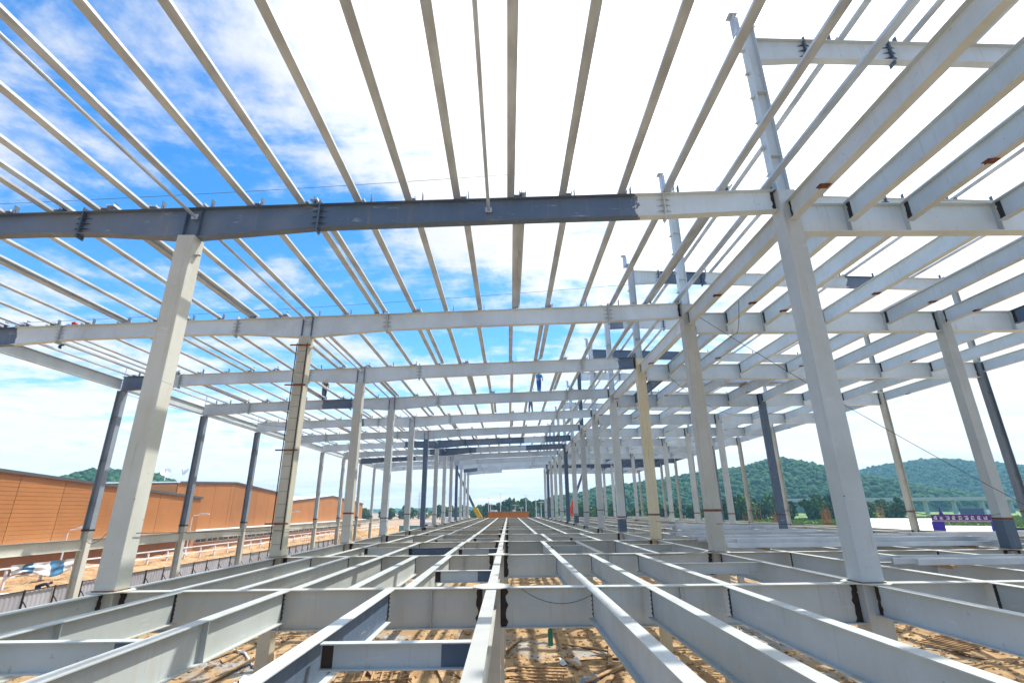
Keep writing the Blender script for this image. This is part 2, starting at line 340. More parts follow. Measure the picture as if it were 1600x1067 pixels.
hill('hill', 330, 760, 330, 170, 67, [(-1, 0.02), (-0.86, 0.16), (-0.6, 0.42), (-0.3, 0.58), (0.0, 0.82), (0.2, 1.0), (0.36, 0.88), (0.55, 0.6), (0.8, 0.25), (1, 0.05)], 21, FOL, trees=9000, tlabel='dense forest covering the nearer hill on the right')
hill('hill', 1010, 1180, 520, 260, 106, [(-1, 0.08), (-0.72, 0.35), (-0.45, 0.60), (-0.22, 0.88), (-0.05, 1.0), (0.12, 0.92), (0.25, 0.80), (0.42, 0.83), (0.7, 0.6), (1, 0.2)], 31, FOL, 460, 170, trees=12000, tlabel='dense forest covering the farther bluish hill at far right')
hill('hill', -478, 640, 92, 110, 50, [(-1, 0.1), (-0.7, 0.72), (-0.28, 1.0), (0.0, 0.93), (0.4, 0.92), (0.75, 0.66), (1, 0.1)], 41, FOL, 260, 90, trees=2600, tlabel='dense forest on the small hill behind the orange warehouses')
hill('hill', -60, 2300, 1400, 300, 30, [(-1, 0.5), (-0.5, 0.3), (0, 0.6), (0.5, 0.4), (1, 0.7)], 51, FOL, 260, 30)
# ------------------------------------------------------------------ the steel frame building
Y1, DY = 13.15, 8.98
FY = {j: Y1 + DY * j for j in range(-2, 14)}
XO, XL, XC, XR, XI, X2 = -24.7, -9.53, -0.42, 8.67, 21.0, 31.1
FT = CZ - 1.76                                     # top of the floor beams
LASTJ = 12
BO = Vector((3.0, 58.0, 0.0))
BLD = empty('steel_frame_building', BO, 'unfinished two storey hall of bolted white and blue grey steel columns, rafters and beams', 'building')
def P(x, y, z): return (x - BO.x, y - BO.y, z - BO.z)
def beam(name, x0, y0, zt, length, axis, depth, w, mat, tf=0.018, tw=0.012, label=None):
    me = cached(('ib', round(length, 3), round(depth, 3), w, mat), lambda: ibeam_mesh([(0, 0, -depth), (length, 0, -depth)], w, tf, tw, M[mat]))
    return link(name, me, BLD, P(x0, y0, zt), 0 if axis == 'x' else math.pi / 2, label=label)
def stiff(o, s, depth, w, mat='paint', z0=0.0):
    me = cached(('st', round(depth, 3), w, mat), lambda: MB().box((0, 0, -depth / 2), (0.014, w * 0.94, depth - 0.044)).mesh('stiffener', M[mat]))
    return link('stiffener', me, o, (s, 0, z0))
def weldzone(o, s, depth, wid=0.12):
    var = int(abs(s * 37 + o.location.x * 13 + o.location.y * 7)) % 4
    def mk():
        r = random.Random(var * 17 + 3); n = 9; zs = [-0.024 - (depth - 0.048) * i / n for i in range(n + 1)]
        lf = [-wid / 2 - r.uniform(-0.2, 0.45) * wid for _ in zs]; rt_ = [wid / 2 + r.uniform(-0.2, 0.45) * wid for _ in zs]
        mb = MB()
        for y in (-0.0155, 0.0155):
            vs = []; fs = []
            for l, q, z in zip(lf, rt_, zs): vs += [(l, y, z), (q, y, z)]
            for i in range(n): f = (2 * i, 2 * i + 1, 2 * i + 3, 2 * i + 2); fs.append(f if y < 0 else f[::-1])
            mb.add(vs, fs)
        mb.box((0, 0, -depth / 2), (wid * 0.5, 0.030, depth - 0.05))
        return mb.mesh('weld_zone', M['weld'])
    return link('weld_zone', cached(('wz', round(depth, 3), wid, var), mk), o, (s, 0, 0))
def fin(o, s, depth):
    def mk():
        mb = MB().box((0, 0, -depth / 2), (0.085, 0.026, depth - 0.07), 0)
        n = 6
        for i in range(n):
            z = -0.1 - (depth - 0.2) * i / (n - 1)
            for sy in (-1, 1): mb.tube([(0.015, sy * 0.012, z), (0.015, sy * 0.034, z)], 0.017, 6, 1)
        return mb.mesh('fin_plate', [M['black'], M['weld']])
    return link('fin_plate', cached(('fin', round(depth, 3)), mk), o, (s, 0, 0))

# --- columns
def box_col(x, y, z0, z1, w, mat, name='column', label=None):
    def mk():
        h = w / 2; b = 0.012; mb = MB()
        poly = [(-h + b, -h), (h - b, -h), (h, -h + b), (h, h - b), (h - b, h), (-h + b, h), (-h, h - b), (-h, -h + b)]
        H = z1 - z0
        vs = [(p[0], p[1], z) for z in (0, H) for p in poly]; n = 8
        fs = [(k, (k + 1) % n, n + (k + 1) % n, n + k) for k in range(n)] + [tuple(range(n - 1, -1, -1)), tuple(range(n, 2 * n))]
        mb.add(vs, fs)
        for k in (0.33, 0.71):                                   # site weld seams, a little proud
            mb.box((0, 0, H * k), (w + 0.008, w + 0.008, 0.02))
        return mb.mesh('box_column', M[mat])
    me = cached(('bc', round(z1 - z0, 3), w, mat), mk)
    return link(name, me, BLD, P(x, y, z0), label=label)
def h_col(x, y, z0, z1, w, d, mat, name='column', rz=0.0, label=None):
    def mk():
        mb = MB(); H = z1 - z0; t = 0.018
        mb.box((-d / 2 + t / 2, 0, H / 2), (t, w, H)); mb.box((d / 2 - t / 2, 0, H / 2), (t, w, H)); mb.box((0, 0, H / 2), (d - 2 * t, 0.012, H))
        z = 1.4
        while z < H - 0.3:
            mb.box((0, 0, z), (d - 2 * t, w * 0.92, 0.012)); z += 2.6
        return mb.mesh('h_column', M[mat])
    me = cached(('hc', round(z1 - z0, 3), w, d, mat), mk)
    return link(name, me, BLD, P(x, y, z0), rz, label=label)
def band(o, z, w, mat='rust', h=0.09):
    me = cached(('band', w, mat, h), lambda: MB().box((0, 0, 0), (w + 0.022, w + 0.022, h)).mesh('splice_band', M[mat]))
    return link('splice_band', me, o, (0, 0, z))
def clip(o, x, y, z, rz=0):
    me = cached('clip', lambda: MB().box((0.07, 0, 0), (0.16, 0.12, 0.012)).box((0.07, 0, 0.05), (0.012, 0.11, 0.10)).mesh('bracket', M['paint']))
    return link('bracket', me, o, (x, y, z), rz)
def deck_plate(o, z, r=0.46, bead=True):
    def mk():
        mb = MB(); k = r * 0.45; poly = [(-k, -r), (k, -r), (r, -k), (r, k), (k, r), (-k, r), (-r, k), (-r, -k)]
        vs = [(p[0], p[1], q) for q in (0.0, 0.018) for p in poly]; n = 8
        mb.add(vs, [(i, (i + 1) % n, n + (i + 1) % n, n + i) for i in range(n)] + [tuple(range(n - 1, -1, -1)), tuple(range(n, 2 * n))])
        return mb.mesh('continuity_plate', M['paint_stained'])
    if bead: link('weld_bead', cached(('bead', r), lambda: MB().box((0, 0, 0), (r * 1.18, r * 1.18, 0.022)).mesh('weld_bead', M['rust'])), o, (0, 0, z + 0.03))
    return link('continuity_plate', cached(('dp', r), mk), o, (0, 0, z))
def rtop(x): return 8.96 + 0.032 * (x + 5.78)
RD = [(-24.9, 0.92), (-23.0, 0.86), (-20.5, 0.72), (-14.0, 0.72), (-12.4, 0.78), (XL - 0.3, 1.03), (XL + 0.3, 1.03), (-5.75, 0.82), (0.2, 0.79), (4.9, 0.80), (8.395, 0.74)]
def rdepth(x): return float(np.interp(x, [a for a, _ in RD], [b for _, b in RD]))
ztopL = CZ + rtop(XL) - 1.03
COLMAT_L = {1: 'paint_cream', 4: 'paint', 5: 'primer', 9: 'primer'}
COLMAT_R = {1: 'paint_stained', 2: 'paint_yellow', 7: 'primer', 11: 'primer'}
LAB_L = {0: 'nearest pale grey box column on the left', 1: 'cream column with joint lines, black rails and clamped brackets', 5: 'dark blue grey column in the left row'}
LAB_R = {0: 'nearest pale grey box column on the right', 2: 'yellow stained column in the right row', 7: 'dark blue grey column in the right row'}
for j in range(-1, LASTJ + 1):
    y = FY[j]
    # left row
    c = box_col(XL, y, 0, ztopL, 0.5, COLMAT_L.get(j, 'paint_stained' if j in (0, 2) else 'paint'), label=LAB_L.get(j))
    deck_plate(c, FT + 0.004)
    if j >= 2: band(c, FT + 1.25 + 0.2 * (j % 3), 0.5, 'rust' if j % 2 == 0 else 'primer')
    clip(c, 0.25, 0, ztopL - 0.55)
    if j == 1:
        for k in range(17):
            link('joint_line', cached('jl', lambda: MB().box((0, 0, 0), (0.36, 0.006, 0.012)).mesh('joint_line', M['weld'])), c, (0, -0.2515, FT + 0.5 + k * 0.52))
        for sx in (-0.21, 0.19):
            link('rail', cached('crail', lambda: MB().box((0, 0, 0), (0.035, 0.03, 8.9)).mesh('rail', M['weld'])), c, (sx - (0.07 if sx < 0 else 0), -0.268, FT + 4.75))
        for k, zz in enumerate((1.3, 4.3, 7.2, 9.1)):
            link('clamp', cached('clamp', lambda: MB().box((0, 0, 0), (0.95, 0.05, 0.06)).mesh('clamp', M['rust'])), c, (-0.1, -0.31, FT + zz))
    # middle posts end at the floor
    c = box_col(XC, y, 0, FT - 0.03, 0.42, 'paint_stained', 'post')
    deck_plate(c, FT - 0.022 + 0.030, 0.44, False)
    # right row, lower shaft
    zr = CZ + 9.30
    c = box_col(XR, y, 0, zr, 0.54, COLMAT_R.get(j, 'paint'), label=LAB_R.get(j))
    deck_plate(c, FT + 0.004, 0.5)
    if j >= 1: band(c, FT + 1.15 + 0.25 * ((j * 2) % 3), 0.54, 'rust')
    if j in (3, 6): band(c, FT + 0.55, 0.54, 'primer', 0.9)
    # upper shaft of the right row
    u = h_col(XR, y, zr, CZ + 16.2, 0.34, 0.40, 'paint_skylit' if j != 5 else 'primer', 'upper_column')
    for k in range(6): clip(u, -0.20, 0, 0.7 + k * 1.05, math.pi)
    cap = MB().box((-0.42, 0, 0.25), (0.03, 0.3, 0.9)).box((-0.30, 0, 0.25), (0.22, 0.02, 0.9)).box((0, 0, 0.012), (0.5, 0.44, 0.024)).box((-0.42, 0, 0.715), (0.3, 0.32, 0.03))
    link('cap_bracket', cached('cap', lambda: cap.mesh('cap_bracket', M['galv'])), u, (0, 0, 16.2 - 9.30 + 0.001))
    # right inner and outer rows
    c = box_col(XI, y, 0, CZ + 8.9, 0.46, 'primer' if j in (3, 9) else 'paint', label='dark blue grey column on the right' if j == 3 else None)
    deck_plate(c, FT + 0.004); band(c, FT + 1.2, 0.46, 'rust')
    if j == 1: band(c, FT + 0.55, 0.46, 'primer', 1.2)
    if j >= 0:
        c = h_col(X2, y, 0, CZ + 8.95, 0.34, 0.42, 'primer_mid' if j in (2, 7) else 'paint_stained')
        band(c, FT + 1.35, 0.42, 'rust', 0.06)
        for k in range(6): clip(c, 0.21, 0, FT + 1.9 + k * 1.25)
        h_col(X2, y, CZ + 8.96, CZ + 14.0, 0.26, 0.30, 'paint', 'upper_column')
    # left outer row
    if 1 <= j <= 10:
        zt = CZ + rtop(XO) - 0.92
        c = h_col(XO, y, 0, FT + 0.9, 0.36, 0.44, 'paint_stained'); band(c, FT + 0.86, 0.44, 'weld', 0.10)
        c = h_col(XO, y, FT + 0.91, zt, 0.36, 0.44, 'primer_mid' if j in (2, 3, 4) else 'paint', 'upper_column')
        for k in range(6): clip(c, -0.22, 0, 1.0 + k * 1.3, math.pi)
        link('lug', cached('lug', lambda: MB().box((0, 0, 0.35), (0.05, 0.05, 0.7)).mesh('lug', M['galv'])), c, (-0.1, 0, zt - FT - 0.91 + 0.95))

# --- left roof rafters
DARK = {0: [(0, 28.9)], 1: [(0, 1.6)], 2: [(0, 2.2), (32.2, 34)], 3: [(9.6, 12.0)], 4: [(9.6, 10.6)], 6: [(11.0, 27.0), (29.9, 34)], 7: [(13.0, 20.0), (27.5, 34)], 8: [(0, 9.2)], 11: [(15.0, 18.0)]}
PURL = [-24.3, -23.2, -21.7, -20.1, -18.5, -16.95, -15.38, -13.93, -12.47, -11.01, -9.44, -7.87, -6.29, -4.61, -3.02, -1.52, 0.17, 1.78, 3.49, 5.01, 6.63, 8.06]
SPL = [-21.2, -12.9, -5.75, 4.9]
def splice(depth, mat):
    mb = MB(); mb.box((0, 0, -depth / 2), (0.045, 0.26, depth + 0.26))
    for sx in (-1, 1):
        for z in (-0.20, -depth + 0.20, -depth / 2):
            for sy in (-1, 1):
                vs = [(sx * 0.022, sy * 0.006, z - 0.008), (sx * 0.24, sy * 0.006, z - 0.008), (sx * 0.022, sy * 0.11, z - 0.008)]
                vs += [(a, b, c + 0.016) for a, b, c in vs]
                mb.add(vs, [(0, 1, 2), (5, 4, 3), (0, 3, 4, 1), (1, 4, 5, 2), (2, 5, 3, 0)])
        for z in (0.07, -0.1, -0.3, -depth + 0.3, -depth + 0.1, -depth - 0.07):
            for yy in (-0.08, 0.08): mb.tube([(sx * 0.022, yy, z), (sx * 0.055, yy, z)], 0.018, 6)
    return mb.mesh('splice_plate', M[mat])
def cleat_mesh():
    return MB().box((0, 0, 0.16), (0.014, 0.16, 0.32)).box((0.05, 0, 0.008), (0.14, 0.16, 0.016)).box((0.012, 0, 0.10), (0.012, 0.05, 0.2)).mesh('cleat', M['primer'])
for j in range(-1, LASTJ + 1):
    xa = XO - 0.15 if j <= 10 else (-9.9 if j == 11 else -9.9)
    xb = 8.395 if j < 12 else -1.5
    xs = sorted([x for x in [a for a, _ in RD] + SPL if xa < x < xb] + [xa, xb])
    st = [(x - xa, CZ + rtop(x), CZ + rtop(x) - rdepth(x)) for x in xs]
    rg = DARK.get(j, [])
    mat = paint('rafter_paint_%d' % (j + 1), UPPER_SKYLIT, 0.22, PRIMER, [(a + XO - 0.15 - xa, b + XO - 0.15 - xa) for a, b in rg]) if rg else M['paint_skylit']
    r = link('rafter', ibeam_mesh(st, 0.28, 0.018, 0.012, mat), BLD, P(xa, FY[j], 0), label={0: 'long rafter in dark blue grey primer, pale at its right end', 6: 'far rafter in dark blue grey primer'}.get(j))
    if j == 0:                                       # cream stretches on the underside of the nearest rafter
        r.data.materials.append(M['paint_cream'])
        for pl in r.data.polygons:
            if pl.normal.z < -0.9 and pl.center.z < CZ + rtop(pl.center.x + xa) - 0.5 and (9 < pl.center.x < 14 or 15.3 < pl.center.x < 28): pl.material_index = 1
    for x in SPL:
        if not xa < x < xb: continue
        d = rdepth(x); dark = any(a < x - XO < b for a, b in rg)
        key = ('spl', round(d, 3), dark)
        link('splice_plate', cached(key, lambda: splice(d, 'primer' if dark or j % 3 == 1 else 'paint')), r, (x - xa, 0, CZ + rtop(x)))
    for x in (XL - 0.22, XL + 0.22):
        d = rdepth(x); link('stiffener', cached(('rst', round(d, 2), j == 0), lambda: MB().box((0, 0, -d / 2), (0.016, 0.26, d - 0.04)).mesh('stiffener', M['primer'])), r, (x - xa, 0, CZ + rtop(x)))
    for i, x in enumerate(PURL):
        if xa < x + 0.3 < xb and j < 11:
            link('cleat', cached('cleat', cleat_mesh), r, (x + 0.36 + 0.06 * math.sin(i * 5 + j) - xa, 0, CZ + rtop(x + 0.3) + 0.0005))
    if xb > 8: weldzone(r, xb - xa - 0.045, 0.0001 + 0.74, 0.09).location.z = CZ + rtop(8.39)

# --- galvanised purlins lying web down on the rafters
def channel(length, mat='galv', w=0.11):
    p = [(-w, 0), (w, 0), (w, 0.075), (w - 0.025, 0.075), (w - 0.025, 0.069), (w - 0.006, 0.069), (w - 0.006, 0.006), (-w + 0.006, 0.006), (-w + 0.006, 0.069), (-w + 0.025, 0.069), (-w + 0.025, 0.075), (-w, 0.075)]
    return MB().extrude(p, [0, length]).mesh('channel', M[mat])
rp = random.Random(3)
def purlin(x, y, z, length, dz=0.0, drz=0.0, name='purlin'):
    return link(name, cached(('ch', round(length, 2)), lambda: channel(length)), BLD, P(x, y, z), math.pi / 2 + drz)
for j in range(-1, 10):
    for i, x in enumerate(PURL):
        if j >= 8 and i % 3: continue
        if j == 5 and i % 4 == 2: continue
        if j == 4 and 12 <= i <= 15 and i % 2: continue
        xx = x + rp.uniform(-0.07, 0.07)
        if xx > 8.25: continue
        lift = 0.0005 if j % 2 else 0.0775
        purlin(xx + (0.0 if j % 2 else 0.12), FY[j] - 0.15, CZ + rtop(xx) + lift, DY + 0.3, 0, rp.uniform(-0.004, 0.004))
for j in range(-1, 6):                                # doubled members laid beside the first ones
    for i, x in enumerate(PURL):
        if (i * 3 + j) % 4 or x > 7.5 or (j == -1 and 8 < i < 20): continue
        purlin(x + 0.34, FY[j] - 0.15, CZ + rtop(x + 0.34) + 0.153, DY + 0.3, 0, rp.uniform(-0.01, 0.01))
# slim struts between the rafters on the column line
for j in range(-1, 9):
    me = cached('strut', lambda: MB().tube([(0.1, 0, 0), (DY - 0.1, 0, 0)], 0.05, 10).box((0.12, 0, 0), (0.03, 0.2, 0.16)).box((DY - 0.12, 0, 0), (0.03, 0.2, 0.16)).mesh('strut', M['galv']))
    link('strut', me, BLD, P(XL + 0.05, FY[j], CZ + rtop(XL) - 0.32), math.pi / 2)
link('strut', CACHE['strut'], BLD, P(-0.55, FY[-1], CZ + rtop(-0.5) - 0.42), math.pi / 2)
# eave beams on the left outer row, tie beams lower down
for j in range(1, 10):
    beam('eave_beam', XO, FY[j] + 0.24, CZ + rtop(XO) - 0.25, DY - 0.48, 'y', 0.62, 0.22, 'paint_skylit')
    beam('tie_beam', XO, FY[j] + 0.24, CZ - 1.38, DY - 0.48, 'y', 0.6, 0.24, 'paint_stained')
beam('tie_beam', XO, FY[0] + 0.2, CZ - 1.38, DY - 0.44, 'y', 0.6, 0.24, 'paint_stained')

# --- right wing: deep girders and beams of the upper floor
SECR = [XR, 10.5, 12.3, 15.15, 18.2, XI, 24.4, 27.7, X2]
for j in range(-1, LASTJ + 1):
    for a, b, ca, cb in ((XR, XI, 0.27, 0.23), (XI, X2, 0.23, 0.21)):
        mat = 'primer' if (j in (9, 10) and a > 10) or j == 10 else 'paint_skylit'
        g = beam('girder', a + ca, FY[j], CZ + 8.88, b - a - ca - cb, 'x', 1.0, 0.34, mat, 0.022, 0.014)
        weldzone(g, 0.05, 1.0, 0.09); weldzone(g, b - a - ca - cb - 0.05, 1.0, 0.09)
        for x in SECR:
            if a + 0.5 < x < b - 0.5: stiff(g, x - a - ca, 1.0, 0.34)
    if j == LASTJ: continue
    for i, x in enumerate(SECR):
        d = 0.66; oncol = x in (XR, XI, X2); k = 0.28 if oncol else 0.19
        mat = 'primer' if (j >= 8 and i > 3) or (j, i) in ((2, 1), (0, 6)) else 'paint_skylit'
        o = beam('upper_beam', x, FY[j] + k, CZ + 8.86, DY - 2 * k, 'y', d, 0.24, mat)
        weldzone(o, 0.03, d, 0.06); weldzone(o, DY - 2 * k - 0.03, d, 0.06)
        if j <= 2 and not oncol: fin(o, 0.10, d); fin(o, DY - 2 * k - 0.10, d)
        if i % 2 == 0 or j == 0:
            sx = DY * (0.55 + 0.1 * ((i + j) % 3))
            link('bracket', cached('hang', lambda: MB().box((0, 0, -0.02), (0.2, 0.32, 0.014)).box((0, 0.10, -0.05), (0.16, 0.014, 0.07)).mesh('bracket', M['rust'])), o, (sx, 0.10, -d))
# --- upper roof of the right wing
for j in range(-1, LASTJ):
    if j > 7: continue
    xs = [XR + 0.21, XR + 2.0, XI, X2]
    tz = lambda x: CZ + 15.75 - 0.035 * (x - XR)
    st = [(x - xs[0], tz(x), tz(x) - (1.02 if x < 9.5 else 0.86)) for x in xs]
    rg = {0: [], 2: [(1.9, 5.0), (14.8, 17.6)], 3: [(0, 1.2)], 4: [(0, 9)]}.get(j, [])
    mat = paint('upper_rafter_paint_%d' % (j + 1), UPPER_SKYLIT, 0.2, PRIMER, rg) if rg else M['paint_skylit']
    r = link('upper_rafter', ibeam_mesh(st, 0.26, 0.018, 0.012, mat), BLD, P(xs[0], FY[j], 0))
    for x in (10.6, 13.6, XI - 1, 26.0):
        link('splice_plate', cached('uspl', lambda: splice(0.88, 'primer')), r, (x - xs[0], 0, tz(x)))
    for k in range(9):
        x = 11.6 + k * 2.35
        link('cleat', cached('cleat', cleat_mesh), r, (x - xs[0], 0, tz(x) + 0.0005))
        if j < 7 and (k != 4 if j % 2 else k not in (1, 7)):
            purlin(x + 0.3, FY[j] - 0.15, tz(x + 0.3) + (0.0005 if j % 2 else 0.0775), DY + 0.3, name='upper_purlin')

# --- floor frame
GSPAN = [(XL, XC, 0.25, 0.21), (XC, XR, 0.21, 0.27), (XR, XI, 0.27, 0.23), (XI, X2, 0.23, 0.21)]
SEC = {-1: [-7.85, -5.32, -2.84, 1.97, 3.37, 5.22], 0: [-8.08, -6.55, -5.2, -3.82, -2.45, 1.95, 3.38, 5.3], 1: [-7.6, -5.2, -2.6, 1.95, 3.9, 6.2], 2: [-7.2, -4.9, -2.5, 2.5, 5.4]}
SECRF = [11.6, 14.5, 17.7, 24.3, 27.7]
for j in range(-2, LASTJ + 1):
    for gi, (a, b, ca, cb) in enumerate(GSPAN):
        if j == -2: ca = cb = 0.05
        ln = b - a - ca - cb
        g = beam('floor_girder', a + ca, FY[j], FT, ln, 'x', 0.86, 0.30, 'floor_paint' if gi else 'floor_paint_warm', 0.022, 0.014)
        if j >= 0:
            weldzone(g, 0.07, 0.86, 0.13); weldzone(g, ln - 0.07, 0.86, 0.13)
        if gi == 0: stiff(g, ln * 0.45, 0.86, 0.30); stiff(g, ln * 0.86, 0.86, 0.30)
        elif j <= 4: stiff(g, ln * 0.5, 0.86, 0.30)
    if j == LASTJ: continue
    secs = SEC.get(j, [-7.0, -4.7, -2.45, 2.1, 4.4, 6.5] if j > 2 else [-7.85, -5.32, -2.84, 1.97, 3.37, 5.22])
    allx = [XL] + secs + [XC, XR] + SECRF + [XI, X2]
    for x in allx:
        oncol = x in (XL, XC, XR, XI, X2); k = {XL: 0.26, XC: 0.17, XR: 0.28, XI: 0.24, X2: 0.19}.get(x, 0.16)
        d = 0.66 if x not in (XC,) else 0.42
        mat = 'floor_paint_warm' if x in (XC,) else ('floor_paint_cool' if x > 0 else 'floor_paint')
        if x in (-2.84,) and j == -1: mat = 'primer_top'
        w = 0.24
        if mat == 'primer_top':
            def mk(ln=DY - 2 * k):
                mb = MB(); mb.extrude(ipoly(0, -d, w, 0.018, 0.012), [0, ln]); q = mb.mesh('i_beam', [M['paint'], M['primer']])
                for pl in q.polygons:
                    if abs(pl.normal.y) > 0.9 and abs(pl.center.y) < 0.05: pl.material_index = 1
                return q
            o = link('floor_beam', mk(), BLD, P(x, FY[j] + k, FT), math.pi / 2, label='floor beam with a dark primed web')
        else:
            o = beam('floor_beam', x, FY[j] + k, FT - (0.004 if not oncol else 0.0), DY - 2 * k, 'y', d, w, mat)
        ln = DY - 2 * k
        if j <= 5:
            if oncol and x != XC: weldzone(o, 0.06, d, 0.10); weldzone(o, ln - 0.06, d, 0.10)
            elif x != XC: fin(o, 0.045, d); fin(o, ln - 0.045, d)
        if x < -5 and j == -1: stiff(o, ln * 0.62, d, w)
        if x == XC and j <= 5:                                   # knee plates under the middle beam at the posts
            for s in (0.35, ln - 0.35):
                link('web_plate', cached('wpl', lambda: MB().box((0, 0, -0.2), (0.4, 0.02, 0.36)).mesh('web_plate', M['paint'])), o, (s, 0, -0.2))
# short trimmer beams between the floor beams
for x0, x1, y, d, mt in ((-2.84, XC, 8.15, 0.34, 'paint'), (XL, -5.32, 8.45, 0.42, 'paint'), (-2.45, XC, 16.95, 0.34, 'paint'), (-2.6, XC, 26.2, 0.34, 'paint'), (-5.2, -2.6, 27.0, 0.34, 'primer'), (1.95, 3.9, 27.5, 0.3, 'paint'), (3.9, 6.2, 35.0, 0.3, 'paint'), (-7.6, -5.2, 27.6, 0.34, 'paint'), (6.2, XR, 27.9, 0.34, 'paint'), (-4.9, -2.5, 34.2, 0.34, 'paint'), (-2.5, XC, 35.6, 0.34, 'paint'), (2.5, 5.4, 36.4, 0.34, 'paint'), (-7.0, -4.7, 44.0, 0.34, 'paint'), (2.1, 4.4, 44.6, 0.34, 'paint'), (XC, 2.1, 53.2, 0.34, 'paint'), (-4.7, -2.45, 52.4, 0.34, 'paint'), (11.6, 14.5, 18.0, 0.4, 'paint'), (5.3, XR, 18.4, 0.34, 'paint')):
    o = beam('trimmer_beam', x0 + 0.13, y, FT - 0.03, x1 - x0 - 0.26, 'x', d, 0.16, mt)
    link('weld_zone', cached(('twz', d), lambda: MB().box((0, 0, -d / 2), (0.16, 0.03, d - 0.05)).mesh('weld_zone', M['weld'])), o, (0.1, 0, 0))
    if y < 27.2 and x0 < XC: link('weld_zone', cached(('twz2', d), lambda: MB().box((0, 0, -d / 2), (0.42, 0.028, d - 0.05)).mesh('weld_zone', M['primer'])), o, (x1 - x0 - 0.26 - 0.22, 0, 0))
#PART3
# ------------------------------------------------------------------ left surroundings
M['orange'] = plain('orange_cladding', (0.36, 0.145, 0.042), 0.5, 0.10, 0.4, bmp=0.03)
M['orange_dark'] = plain('cladding_joint', (0.20, 0.07, 0.03), 0.6, bmp=0)
M['roof_white'] = plain('white_roof_sheet', (0.74, 0.76, 0.78), 0.4, 0.08, 0.3, bmp=0)
M['trim'] = plain('dark_roof_trim', (0.07, 0.075, 0.08), 0.5, bmp=0)
M['glass'] = plain('window_glass', (0.03, 0.055, 0.085), 0.08, 0.3, 0.5, bmp=0)
M['white'] = plain('white_paint', (0.78, 0.79, 0.80), 0.45, 0.1, 2, bmp=0)
M['grey_wall'] = plain('grey_wall', (0.48, 0.50, 0.52), 0.6, 0.12, 0.6)
M['hoard'] = plain('grey_hoarding_sheet', (0.40, 0.405, 0.445), 0.45, 0.15, 0.8, metal=0.15, bmp=0)
M['soil'] = plain('loose_soil', (0.46, 0.315, 0.17), 0.95, scale=0.7, col2=(0.33, 0.17, 0.07), bmp=0.9, bdist=0.25)
M['yellow'] = plain('crane_yellow', (0.72, 0.46, 0.03), 0.4, 0.12, 1, bmp=0)
M['red'] = plain('crane_red', (0.60, 0.06, 0.03), 0.4, 0.12, 1, bmp=0)
M['teal'] = plain('teal_paint', (0.16, 0.36, 0.34), 0.5, 0.15, 1, bmp=0)
M['blue_cloth'] = plain('blue_cloth', (0.03, 0.12, 0.42), 0.8, 0.35, 3)
M['rubber'] = plain('rubber', (0.025, 0.025, 0.025), 0.8, bmp=0)

